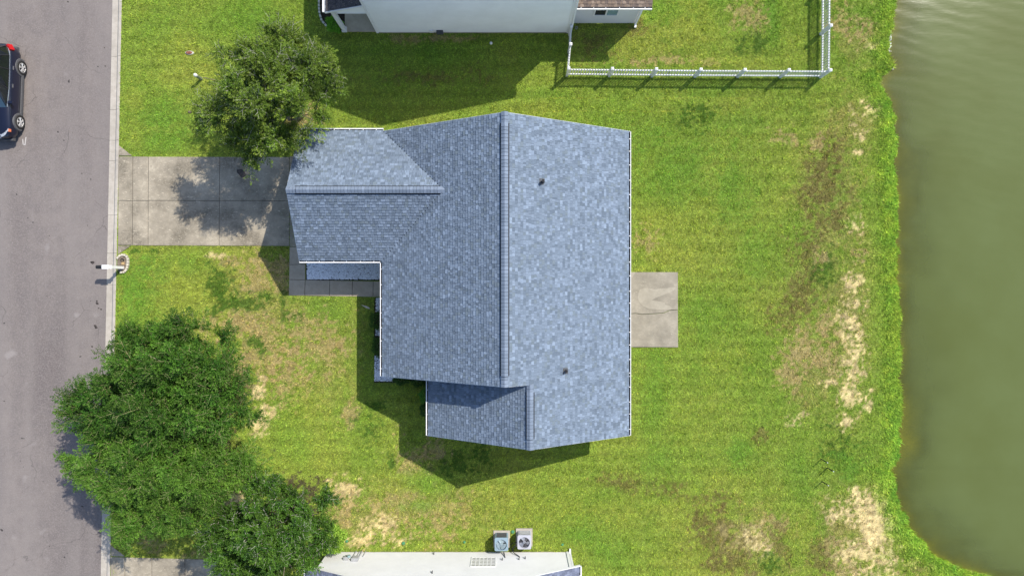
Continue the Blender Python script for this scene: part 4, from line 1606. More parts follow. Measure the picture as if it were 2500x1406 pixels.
ring = thing('edging', 'ring of cream blocks round the mailbox post', 'garden edging', (*G(301, 645), 0))
rp = [(286.5, 632), (291, 626.5), (297, 622.5), (303.5, 622), (309, 624), (313, 629), (314.2, 636), (314, 643), (313.2, 650), (311.5, 656), (306, 663.5), (301, 665), (294, 664.5)]
for a, b in zip(rp[:-1], rp[1:]):
    pa, pb = Vector((*G(*a), 0)), Vector((*G(*b), 0))
    d = pb - pa
    rz = math.atan2(d.y, d.x)
    c = (pa + pb) / 2
    Mx = Matrix.Translation(c) @ Matrix.Rotation(rz + random.uniform(-.05, .05), 4, 'Z')
    L = d.length / 2 - .014
    part('block', MB().box(-L, -.05, -.05, L, .05, .085 + random.uniform(-.01, .01), Mx), M['edging'], ring)
sl_ = MB()
sl_.face([(*G(*q), .02) for q in [(286, 662), (287, 633), (292, 627), (303, 623.5), (311, 630), (312, 650), (306, 662), (296, 663)]][::-1])
part('soil', sl_, M['soil'], ring)
rb_ = MB()
rcx, rcy = G(299.6, 635.2)
rb_.lathe([(.062, .02), (.062, .06), (.082, .06), (.082, .02)], (rcx, rcy, 0), 18)
single('plant_ring', rb_, M['black'], 'small black ring lying on soil behind the mailbox', 'garden ring', (rcx, rcy, 0))
wd_x, wd_y = G(301.3, 643)
single('wood_block', MB().box(wd_x - .07, wd_y - .065, .02, wd_x + .07, wd_y + .065, .05), simple('pale weathered wood', (.36, .25, .12), .8, .2, var=.3, scale=20),
       'small tan wooden square lying on soil beside the mailbox post', 'wood block', (wd_x, wd_y, 0))

# ================================================================= little things in the grass
gx, gy = G(462.5, 130)
uc = thing('utility_cover', 'reddish brown oval utility cover in the front lawn', 'utility cover', (gx, gy, 0))
part('lid', MB().prism([(gx + .16 * math.cos(a), gy + .075 * math.sin(a)) for a in np.linspace(0, 2 * math.pi, 15)[:-1]], -.02, .075, .015), M['rust'], uc)
part('rim', MB().prism([(gx + .02 + .22 * math.cos(a), gy + .10 * math.sin(a)) for a in np.linspace(0, 2 * math.pi, 15)[:-1]], -.02, .045, .01), M['edging_dark'], uc)
gx, gy = G(464, 274)
single('stone', MB().prism([(gx + .09 * math.cos(a) * random.uniform(.8, 1.2), gy + .055 * math.sin(a)) for a in np.linspace(0, 2 * math.pi, 9)[:-1]], -.02, .07, .02),
       M['soil'], 'small tan stone in the lawn left of the tree', 'stone', (gx, gy, 0))
gx, gy = G(492, 194)
ul = thing('marker_post', 'short pale marker post with white rounded top at the tree edge', 'marker post', (gx, gy, 0))
part('shaft', MB().tube([(gx, gy, -.05), (gx, gy, .62)], .07, 12), simple('grey green plastic', (.16, .19, .13), .6, .3), ul)
part('cap', MB().lathe([(.085, .60), (.085, .68), (.06, .735), (.02, .75), (0, .752)], (gx, gy, 0), 14), M['white'], ul, smooth=True)
gx, gy = G(1199, 107)
bl = MB()
bl.lathe([(.0001, -.075), (.04, -.063), (.066, -.035), (.075, 0), (.066, .035), (.04, .063), (.0001, .075)], (gx, gy, .06), 14)
single('ball', bl, M['white'], 'small white ball lying in the shaded grass below the tall wall', 'ball', (gx, gy, 0), smooth=True)
caps = [(1252, 1297, .085, 'larger green irrigation cap between the two air conditioners'), (847, 1320, .07, 'green irrigation cap on bare sand beside the lime bush'),
        (985, 1325, .08, 'green irrigation cap on sandy ground midway along the white wall'), (1134, 1322, .06, 'faint green irrigation cap left of the blue-grey air conditioner'),
        (1373, 1328, .06, 'faint green irrigation cap right of the air conditioners near the wall corner')]
for px, py, r, lab in caps:
    gx, gy = G(px, py)
    single('irrigation_cap', MB().lathe([(r, -.02), (r, .045), (r * .8, .06), (0.0001, .062)], (gx, gy, 0), 12), M['green_cap'], lab, 'irrigation cap', (gx, gy, 0), 'green irrigation caps in the grass')
for px, py, lab in ((2005, 1120.5, 'thin dark stake with white tip, northernmost of three near the pond'), (2019.5, 1141.5, 'thin dark stake with white tip, middle and nearest the water of the three'), (2007, 1175, 'thin dark stake with white tip, southernmost of three near the pond')):
    gx, gy = G(px, py)
    stk = thing('stake', lab, 'stake', (gx, gy, 0), 'dark stakes by the pond')
    part('rod', MB().tube([(gx, gy, -.1), (gx, gy, .62)], .028, 6), M['black'], stk)
    part('tip', MB().tube([(gx, gy, .62), (gx, gy, .69)], .02, 6), M['white'], stk)
gx, gy = G(1407, 69)
single('sprinkler_head', MB().lathe([(.05, 0), (.05, .05), (.07, .05), (.07, 0)], (gx, gy, 0), 14), M['grey_metal'], 'round grey sprinkler ring in the shade below the wing window', 'sprinkler', (gx, gy, 0))
gx, gy = G(893, 748)
single('debris', MB().prism([G(882, 744), G(893, 751), G(903, 755), G(902, 750), G(894, 746.5)], .0, .05, .01), M['edging'], 'pale curved scrap lying in shade beside the walkway', 'debris', (gx, gy, 0))


# ================================================================= gravel beds
def pebbles(name, rects, n, smin, smax, tints, label, kind, base=.0, keep=None):
    mb = MB()
    r = random.Random(n)
    A = [(abs(x1 - x0) * abs(y1 - y0)) for x0, y0, x1, y1 in rects]
    for _ in range(n):
        x0, y0, x1, y1 = r.choices(rects, A)[0]
        x, y = r.uniform(x0, x1), r.uniform(y0, y1)
        s = r.uniform(smin, smax)
        z = base + r.uniform(0, .03)
        th = r.random() * 6.28
        a, b, h = s * r.uniform(.8, 1.4), s * r.uniform(.6, 1), s * r.uniform(.4, .8)
        c_, s_ = math.cos(th), math.sin(th)
        pts = [Vector((x + a * c_, y + a * s_, z)), Vector((x - b * s_, y + b * c_, z + h * .2)), Vector((x - a * c_, y - a * s_, z)), Vector((x + b * s_, y - b * c_, z + h * .1))]
        tp = Vector((x + r.uniform(-.3, .3) * s, y + r.uniform(-.3, .3) * s, z + h))
        c = pick(tints, r)
        for k in range(4):
            mb.face([pts[k], pts[(k + 1) % 4], tp], c)
    o = bpy.data.objects.new(name, mb.mesh(name, M['pebble']))
    C.objects.link(o)
    return tag(o, label, None, None, kind)


GT = [((.74, .76, .80), 6), ((.60, .62, .67), 3), ((.82, .83, .86), 3), ((.22, .22, .24), 1)]
bedm = MB()
bedm.box(*G(747.5, 684.5), -.05, *G(940, 620), .012)
bo = bpy.data.objects.new('gravel_bed', bedm.mesh('gravel_bed', M['mulch']))
C.objects.link(bo)
tag(bo, 'dark bed lining under the white gravel beside the walkway', kind='structure')
x0, y0 = G(750, 681.5)
x1, y1 = G(935, 622)
pebbles('gravel', [(x0, y0, x1, y1)], 6500, .026, .050, GT, 'white gravel filling the bed between garage and walkway', 'stuff', .015)
bedm = MB()
bedm.box(*G(913.5, 934), -.05, *G(960, 727), .010)
bedm.box(*G(960.01, 934), -.05, *G(1052, 905), .010)
bo = bpy.data.objects.new('shrub_bed', bedm.mesh('shrub_bed', M['mulch']))
C.objects.link(bo)
tag(bo, 'dark mulch bed with gravel along the front eaves', kind='structure')
rects = [(*G(918, 761), *G(960, 728)), (*G(917, 819), *G(960, 803)), (*G(915, 928), *G(960, 868)), (*G(915, 930), *G(962, 905)), (*G(1012, 931), *G(1034, 924))]
pebbles('gravel', rects, 3000, .018, .032, GT, 'pale gravel patches in the shaded shrub bed under the front eaves', 'stuff', .013)


GT2 = [((.75, .76, .74), 3), ((.55, .55, .5), 2), ((.3, .28, .22), 2)]
rects = []
for y_ in list(range(-30, 122, 6)) + [163, 330, 346]:
    yy_ = nyy(y_)
    xx_ = float(np.interp(yy_, _shw[:, 0], _shw[:, 1]))
    rects.append((xx_ - .10, yy_ - .06, xx_ + .07, yy_ + .06))
pebbles('waterline_stone', rects, 330, .02, .05, GT2, 'pale stones and foam strung along the waterline at the top of the pond', 'stuff', WZ - .01)


# ================================================================= plants
def leaf_mesh(name, centers, dirs, ups, L, W, cols, mat):
    """many leaves at once: a folded rhombus of two triangles each"""
    n = len(centers)
    s = np.cross(dirs, ups)
    s /= np.linalg.norm(s, axis=1, keepdims=True) + 1e-9
    L = np.asarray(L).reshape(-1, 1)
    W = np.asarray(W).reshape(-1, 1)
    a = centers - dirs * L * .5
    b = centers + s * W * .5 + dirs * L * .05
    c = centers + dirs * L * .5 - ups * L * .08
    d = centers - s * W * .5 + dirs * L * .05
    co = np.stack([a, b, c, d], 1).reshape(-1, 3).astype(np.float32)
    idx = np.arange(n * 4, dtype=np.int32)
    m = bpy.data.meshes.new(name)
    m.vertices.add(n * 4)
    m.vertices.foreach_set('co', co.ravel())
    m.loops.add(n * 4)
    m.loops.foreach_set('vertex_index', idx)
    m.polygons.add(n)
    m.polygons.foreach_set('loop_start', np.arange(0, n * 4, 4, dtype=np.int32))
    m.update()
    at = m.attributes.new('tint', 'FLOAT_COLOR', 'FACE')
    at.data.foreach_set('color', np.concatenate([cols, np.ones((n, 1))], 1).astype(np.float32).ravel())
    m.materials.append(mat)
    return m


def unit(v):
    return v / (np.linalg.norm(v, axis=-1, keepdims=True) + 1e-9)


def tree(name, label, base, lobes, nshoot, leafL, leafW, per, colr, tipc, droop, seed, shootL=(.45, .95), trunk_r=.16, twigm=None, group='front yard trees'):
    """trunk, limbs and a crown of leafy shoots; lobes are (x, y, z, rx, ry, rz) in metres"""
    r = np.random.default_rng(seed)
    bx, by = base
    root = thing(name, label, 'tree', (bx, by, 0), group)
    off = np.array((bx, by, 0))
    lob = np.array(lobes)
    lob[:, 3:5] *= .89
    lob[:, 5] *= 1.1
    vol = lob[:, 3] * lob[:, 4]
    # trunk
    fork = np.array((bx, by, 1.5)) + np.append(r.normal(0, .08, 2), 0)
    tm = MB()
    tm.tube([(bx, by, -.1), (bx + .02, by, .35), tuple(fork * .5 + np.array((bx, by, .8)) * .5), tuple(fork)], [trunk_r * 1.5, trunk_r * 1.1, trunk_r, trunk_r * .9], 10)
    part('trunk', tm, M['bark'], root, smooth=True)
    lm = MB()
    anchors = []
    for (x, y, z, rx, ry, rz) in lobes:
        c = np.array((x, y, z - rz * .35))
        mid = (fork + c) / 2 + np.append(r.normal(0, .15, 2), .25)
        lm.tube([fork, mid, c], [trunk_r * .6, trunk_r * .42, trunk_r * .25], 6)
        nb = max(5, int(rx * ry * 3.0))
        for k in range(nb):
            th, ph = r.uniform(0, 2 * np.pi), r.uniform(-.2, 1.0)
            d = np.array((np.cos(th) * np.sqrt(max(0, 1 - ph * ph * .8)), np.sin(th) * np.sqrt(max(0, 1 - ph * ph * .8)), ph * .9))
            e = np.array((x, y, z)) + d * np.array((rx, ry, rz)) * r.uniform(.72, .95)
            s = mid + (c - mid) * r.uniform(.2, 1)
            m_ = (s + e) / 2 + r.normal(0, .12, 3) + np.array((0, 0, .12))
            lm.tube([s, m_, e], [trunk_r * .2, trunk_r * .13, .010], 4, False)
            anchors.append((s, m_, e))
    part('limb', lm, M['bark'], root)
    # boughs: each a spray with a main axis and side shoots, so that gaps open between sprays
    nb_, ns = nshoot, 13
    # limbs end in tufts; the boughs of a tuft fan out from its heart and dark gaps stay between tufts
    nsub = max(14, nb_ // 14)
    lj = r.choice(len(lobes), nsub, p=vol / vol.sum())
    sub, subr = [], []
    for j in range(nsub):
        best, bd = None, -1
        for _ in range(12):
            th_, c_ = r.uniform(0, 2 * np.pi), r.uniform(-.25, 1.0)
            s_ = np.sqrt(max(0, 1 - c_ * c_))
            q_ = lob[lj[j], :3] + np.array((np.cos(th_) * s_, np.sin(th_) * s_, c_)) * lob[lj[j], 3:] * r.uniform(.35, .93)
            q_[2] += r.normal(0, .22)
            dd = min([np.linalg.norm((q_ - p_) * (1, 1, .7)) for p_ in sub] or [9])
            if dd > bd:
                best, bd = q_, dd
        sub.append(best)
        subr.append(r.uniform(.7, 1.25))
    sub, subr = np.array(sub), np.array(subr)
    si = r.choice(nsub, nb_, p=subr ** 2 / (subr ** 2).sum())
    li = lj[si]
    th = r.uniform(0, 2 * np.pi, nb_)
    cz = r.uniform(-.15, 1.0, nb_)
    sz = np.sqrt(np.clip(1 - cz * cz, 0, 1))
    dv = np.stack([np.cos(th) * sz, np.sin(th) * sz, cz], 1)
    st0 = sub[si] + dv * .10
    outl = unit(sub[si] - (lob[li, :3] - np.array((0, 0, .4))))
    ax = unit(dv * .95 + outl * .55 + r.normal(0, .2, (nb_, 3)))
    shootL = (shootL[0] * .8, shootL[1] * .8)
    AL = subr[si] * r.uniform(*shootL, nb_) * np.clip(r.normal(1, .2, nb_), .6, 1.5)
    f = (np.arange(ns) + .6) / ns
    base_ = st0[:, None, :] + ax[:, None, :] * (AL[:, None] * f)[..., None]
    base_[..., 2] -= droop * (AL[:, None] * f) ** 2
    axt = ax[:, None, :] + np.zeros((1, ns, 1))
    axt[..., 2] = axt[..., 2] - 2 * droop * (AL[:, None] * f)
    axt = unit(axt)
    sd = unit(np.cross(axt, np.array((0, 0, 1.0)) + r.normal(0, .25, axt.shape)))
    upn = np.cross(sd, axt)
    sgn = np.where(np.arange(ns) % 2 == 0, 1, -1)[None, :, None]
    roll = r.normal(0, .55, (nb_, ns, 1))
    dr2 = unit(axt * r.uniform(.45, 1.0, (nb_, ns, 1)) + sd * sgn * np.cos(roll) * .8 + upn * (np.sin(roll) * .8 + .22) + r.normal(0, .18, axt.shape))
    dr2[:, -1] = axt[:, -1]
    l2 = (.13 + .27 * np.sin(np.pi * np.clip(f * .85 + .12, 0, 1)))[None] * np.sqrt(AL / .8)[:, None] * r.uniform(.6, 1.25, (nb_, ns))
    st_ = base_.reshape(-1, 3)
    dr = dr2.reshape(-1, 3)
    SL_ = l2.reshape(-1)
    nS_ = nb_ * ns
    K_ = per
    tt = (np.arange(K_) + .3) / K_
    pos = st_[:, None, :] + dr[:, None, :] * (SL_[:, None] * tt)[..., None]
    pos[..., 2] -= droop * (SL_[:, None] * tt) ** 2
    tang = unit(dr[:, None, :] + np.zeros((1, K_, 1)) + r.normal(0, .12, (nS_, K_, 3)))
    side = unit(np.cross(tang, np.array((0, 0, 1.0)) + r.normal(0, .3, tang.shape)))
    sg = np.where((np.arange(K_) % 2) == 0, 1, -1)[None, :, None]
    ld = unit(tang * .7 + side * sg * .75 + r.normal(0, .25, tang.shape))
    upv = unit(np.array((0, 0, 1.0)) + r.normal(0, .5, tang.shape))
    cen = pos + ld * leafL * .5
    bsh = np.repeat(r.uniform(.7, 1.25, nb_) * r.uniform(.75, 1.2, nsub)[si], ns)[:, None, None]
    sh = bsh * r.uniform(.8, 1.25, (nS_, 1, 1)) * r.uniform(.8, 1.2, (nS_, K_, 1))
    # hue drifts from bough to bough, new growth at the tips is paler
    hue = np.repeat(r.random(nb_), ns)[:, None, None]
    fl = np.tile(f, nb_)[:, None, None]
    tipw = np.clip(fl * .6 + tt[None, :, None] * .6 - .35, 0, 1) * np.repeat(r.uniform(.05, 1.0, nb_), ns)[:, None, None]
    col = ((np.array(colr[0]) * (1 - hue) + np.array(colr[1]) * hue) * (1 - tipw) + np.array(tipc) * tipw) * sh
    nshoot = nS_
    me = leaf_mesh('crown', (cen - off).reshape(-1, 3), ld.reshape(-1, 3), upv.reshape(-1, 3), leafL * r.uniform(.75, 1.2, nshoot * K_), leafW * r.uniform(.8, 1.2, nshoot * K_), col.reshape(-1, 3), M['leaf'])
    o = bpy.data.objects.new('crown', me)
    link(o, root)
    # the shoots' own stems
    sel = r.choice(nshoot, int(nshoot * .25), replace=False)
    p0 = np.concatenate([st_[sel], st0])
    p1 = np.concatenate([pos[sel, K_ // 2], base_[:, ns // 2]])
    p2 = np.concatenate([pos[sel, -1], base_[:, -1]])
    wv = unit(np.cross(p2 - p0, np.array((.2, .1, 1.0)))) * np.concatenate([np.full(len(sel), .006), np.full(nb_, .009)])[:, None]
    hv = np.array((0, 0, .010))
    quad = []
    V_ = np.concatenate([p0 - wv, p0 + wv, p1 + wv * .8 + hv * 0, p1 - wv * .8, p2 + wv * .3, p2 - wv * .3], 1).reshape(-1, 6, 3) - off
    nS = len(p0)
    m = bpy.data.meshes.new('twig')
    bi = np.arange(nS)[:, None] * 6
    F = np.concatenate([bi + np.array([[0, 1, 2, 3]]), bi + np.array([[3, 2, 4, 5]])], 1).reshape(-1, 4)
    m.from_pydata(V_.reshape(-1, 3).tolist(), [], F.tolist())
    m.materials.append(twigm or M['twig'])
    o = bpy.data.objects.new('twig', m)
    link(o, root)
    o['kind'] = 'stuff'
    return root


M['twig'] = simple('pale green twig', (.22, .22, .10), .8, .2, var=.3)
M['twig_grey'] = simple('pale grey twig', (.30, .29, .25), .8, .2, var=.3)


def L_(px, py, z, rx, ry, rz):
    q = P(px, py, z)
    s = (H - z) / FPX
    return (q.x, q.y, z, rx * s, ry * s, rz)


# by the drive
tree('tree', 'open-crowned tree with pale twigs between the driveway and the tall house', G(733, 284),
     [L_(665, 140, 4.6, 100, 62, 1.2), L_(570, 185, 4.0, 82, 60, 1.1), L_(750, 190, 4.5, 74, 72, 1.2), L_(650, 230, 5.2, 110, 84, 1.3), L_(560, 285, 4.0, 72, 66, 1.1), L_(640, 325, 4.2, 92, 54, 1.1), L_(715, 285, 4.6, 76, 66, 1.1), L_(675, 340, 3.6, 52, 44, .9)],
     780, .072, .036, 11, ((.045, .090, .011), (.078, .134, .015)), (.21, .275, .036), .2, 101, (.55, 1.05), .14, M['twig_grey'])
# big one over the street
tree('tree', 'large dense dark green tree with spiky top leaning over the street', G(520, 915),
     [L_(410, 900, 5.0, 120, 90, 1.4), L_(330, 940, 4.3, 110, 72, 1.2), L_(520, 930, 4.6, 96, 90, 1.3), L_(420, 1000, 5.0, 150, 80, 1.2), L_(250, 1010, 3.6, 84, 66, 1.0), L_(560, 1010, 4.0, 66, 60, 1.1), L_(460, 840, 4.4, 86, 50, 1.0), L_(280, 1050, 3.4, 90, 60, .9), L_(370, 840, 3.9, 60, 44, .9)],
     1240, .072, .038, 11, ((.020, .068, .008), (.038, .104, .010)), (.105, .195, .022), .2, 102, (.55, 1.10), .2)
tree('tree', 'fresh green weeping tree in front of the larger tree at the kerb', G(500, 1130),
     [L_(400, 1130, 4.6, 110, 80, 1.3), L_(290, 1140, 3.7, 90, 60, 1.1), L_(500, 1150, 4.3, 90, 66, 1.2), L_(390, 1215, 4.0, 120, 66, 1.1), L_(560, 1140, 3.8, 60, 56, 1.0), L_(350, 1265, 3.3, 60, 44, .9), L_(460, 1250, 3.6, 70, 44, .9), L_(230, 1115, 3.1, 50, 36, .8)],
     1040, .072, .036, 11, ((.038, .104, .011), (.062, .142, .015)), (.135, .225, .028), .5, 103, (.6, 1.15), .17)
tree('tree', 'rounder-leaved dark tree beside the white wall at the south edge', G(735, 1222),
     [L_(660, 1230, 4.6, 90, 60, 1.2), L_(745, 1235, 4.0, 64, 54, 1.1), L_(590, 1290, 4.0, 74, 56, 1.1), L_(680, 1300, 4.9, 100, 64, 1.3), L_(610, 1355, 3.8, 80, 60, 1.1), L_(700, 1370, 4.0, 80, 56, 1.1), L_(760, 1310, 3.7, 50, 54, 1.0)],
     760, .070, .044, 11, ((.025, .076, .009), (.047, .110, .012)), (.115, .20, .025), .15, 104, (.45, .85), .15, M['twig_grey'])


def shrub(label, px, py, z, rx, ry, rz, n, colr, seed, group=None, L=.06, W=.035, mod=None):
    r = np.random.default_rng(seed)
    q = P(px, py, z)
    x, y = q.x, q.y
    root = thing('shrub', label, 'shrub', (x, y, 0), group)
    mb = MB()
    for k in range(7):
        a = k * .9
        mb.tube([(x, y, 0), (x + rx * .5 * math.cos(a), y + ry * .5 * math.sin(a), z + rz * .3)], [.012, .005], 4, False)
    part('stem', mb, M['bark'], root)
    th = r.uniform(0, 2 * np.pi, n)
    cz = r.uniform(-.7, 1, n)
    sz = np.sqrt(1 - cz * cz)
    d = np.stack([np.cos(th) * sz, np.sin(th) * sz, cz], 1)
    lump = 1 + .16 * np.sin(th * 5 + seed) * sz + .1 * np.sin(th * 9 + cz * 6)
    rad = (r.uniform(.3, 1, n) ** .35 * lump)[:, None]
    cen = np.array((0, 0, z)) + d * np.array((rx, ry, rz)) * rad
    ld = unit(d + r.normal(0, .6, (n, 3)))
    up = unit(d + r.normal(0, .5, (n, 3)) + np.array((0, 0, .5)))
    h = r.random((n, 1))
    col = (np.array(colr[0]) * (1 - h) + np.array(colr[1]) * h) * r.uniform(.7, 1.25, (n, 1))
    o = bpy.data.objects.new('foliage', leaf_mesh('foliage', cen, ld, up, L * r.uniform(.7, 1.2, n), W * r.uniform(.7, 1.2, n), col, M['leaf']))
    link(o, root)
    return root


shrub('lime green rounded bush beside the white wall, right of the dark tree', 812, 1316, .85, .60, .66, .80, 6500, ((.14, .27, .03), (.25, .38, .05)), 201, L=.08, W=.05)
shrub('bright green round bush beside the white porch post of the tall house', 817, 59, .45, .40, .40, .42, 3200, ((.08, .24, .02), (.15, .36, .03)), 202, L=.06, W=.04)
BG = 'dark shrubs along the front eaves'
DG = ((.035, .085, .018), (.06, .125, .022))
shrub('dark shrub under the front eave, between the two upper gravel patches', 921, 783, .4, .38, .46, .40, 1900, DG, 203, BG)
shrub('dark shrub under the front eave, between the middle and lower gravel patches', 924, 846, .4, .34, .50, .40, 1900, DG, 204, BG)
shrub('dark shrub at the corner of the gable end, right of the corner gravel', 980, 925, .35, .42, .30, .35, 1800, DG, 205, BG)
shrub('dark low shrub in the nook where the two gable ends meet', 1022, 932, .3, .36, .26, .30, 1500, DG, 206, BG)
shrub('fresh green shrub peeking out below the lower left gutter', 1037, 966, .42, .26, .36, .42, 1700, ((.07, .20, .03), (.12, .27, .04)), 207)
shrub('dark low plant along the lower left gutter, below the fresh green shrub', 1036, 1000, .3, .22, .34, .28, 1200, DG, 208, BG)

# bed with block edging at the north porch
pe = thing('edging', 'row of grey blocks edging the dark bed at the porch of the tall house', 'garden edging', (*G(783, 30), 0))
ep = [(780.5, -40), (780.5, -30), (780, -20), (779.5, -10), (779.5, 1), (779.5, 10), (779.5, 19), (780, 27), (781, 35), (784, 46), (787, 53), (793, 60), (799, 66)]
for a, b in zip(ep[:-1], ep[1:]):
    pa, pb = Vector((*G(*a), 0)), Vector((*G(*b), 0))
    d = pb - pa
    rz = math.atan2(d.y, d.x)
    Mx = Matrix.Translation((pa + pb) / 2) @ Matrix.Rotation(rz + random.uniform(-.08, .08), 4, 'Z')
    L = d.length / 2 - .024
    part('block', MB().box(-L, -.045, -.05, L, .045, .085 + random.uniform(-.012, .012), Mx), M['edging_dark'], pe)
mb = MB()
mb.face([(*G(*q), .012) for q in [(781, -60), (781, 30), (785, 45), (799, 66), (830, 79), (845, 79), (845, -60)]][::-1])
bo = bpy.data.objects.new('mulch_bed', mb.mesh('mulch_bed', M['mulch']))
C.objects.link(bo)
tag(bo, 'dark mulch bed beside the porch of the tall house', kind='structure')


# ================================================================= the parked car
car = thing('car', 'dark navy suv with red tail light at the left edge of the street', 'car', (-25.07, 9.51, RZ), rz=math.radians(-2.2), local=True)
t = NT('dark navy car paint')
t.col((.006, .008, .022))
M['paint'] = t.set(.3, .4, 0, .3)
M['chrome'] = simple('chrome trim', (.55, .56, .58), .25, .5, metal=.9, var=.05)
M['tyre'] = simple('tyre rubber', (.025, .024, .024), .8, .2)
M['alloy'] = simple('silver alloy', (.62, .61, .60), .35, .5, metal=.6, var=.05)
M['cladding'] = simple('grey plastic cladding', (.075, .075, .08), .65, .3)
M['car_glass'] = simple('dark tinted car glass', (.008, .009, .012), .05, .6)
M['windscreen'] = simple('bluish windscreen glass', (.03, .06, .09), .04, .8)
M['tail'] = simple('red lamp lens', (.36, .006, .008), .2, .5)
M['lamp'] = simple('clear lamp lens', (.55, .55, .56), .12, .6, metal=.3)
M['amber'] = simple('amber lamp lens', (.6, .16, .07), .2, .5)
ST = [(-2.20, .58, .42, .70, .76), (-2.12, .74, .32, .72, .84), (-1.95, .85, .27, .72, .90), (-1.6, .90, .25, .74, .96), (-1.1, .905, .25, .78, 1.02), (-.75, .905, .25, .86, 1.05),
      (0, .91, .25, .90, 1.06), (.8, .91, .25, .91, 1.07), (1.5, .905, .26, .92, 1.09), (1.95, .88, .30, .92, 1.09), (2.18, .80, .36, .92, 1.07), (2.28, .62, .44, .90, 1.02)]
bd = MB()
for y, w, zb, zs_, ztp in ST:
    row = [(0, zb), (w * .86, zb), (w * .97, zb + .08), (w, zb + .22), (w * 1.0, zs_ - .18), (w * .985, zs_ - .04), (w * .95, zs_ + (ztp - zs_) * .55), (w * .86, ztp - .015), (w * .6, ztp), (0, ztp + .02)]
    for x, z in row:
        bd.v.append((x, y, z))
    for x, z in row[::-1]:
        bd.v.append((-x, y, z))
nr = 20
for j in range(len(ST) - 1):
    for k in range(nr):
        k2 = (k + 1) % nr
        bd.f.append((j * nr + k, j * nr + k2, (j + 1) * nr + k2, (j + 1) * nr + k))
bd.f.append(tuple(range(nr))[::-1])
bd.f.append(tuple((len(ST) - 1) * nr + k for k in range(nr)))
part('body', bd, M['paint'], car, smooth=True)
# greenhouse: roof panel, glass and pillars
zb_, zr_ = 1.07, 1.62
gb = {'fl': (-.82, .80), 'rl': (2.10, .78)}
roofp = MB()
rs = [(-.05, .58, 1.56), (.3, .615, 1.61), (.9, .62, 1.635), (1.5, .61, 1.62), (1.88, .58, 1.56)]
for y, w, z in rs:
    for x, dz in ((-w, -.03), (-w * .8, 0), (0, .02), (w * .8, 0), (w, -.03)):
        roofp.v.append((x, y, z + dz))
for j in range(len(rs) - 1):
    for k in range(4):
        roofp.f.append((j * 5 + k, j * 5 + k + 1, (j + 1) * 5 + k + 1, (j + 1) * 5 + k))
part('roof', roofp, M['paint'], car, smooth=True)
q = lambda x, y, z: (x, y, z)
ws = MB()
ws.face([q(-.76, -.80, 1.05), q(.76, -.80, 1.05), q(.565, -.06, 1.535), q(-.565, -.06, 1.535)])
part('windscreen', ws, M['windscreen'], car)
rw = MB()
rw.face([q(.70, 2.17, 1.09), q(-.70, 2.17, 1.09), q(-.55, 1.89, 1.535), q(.55, 1.89, 1.535)])
part('rear_window', rw, M['car_glass'], car)
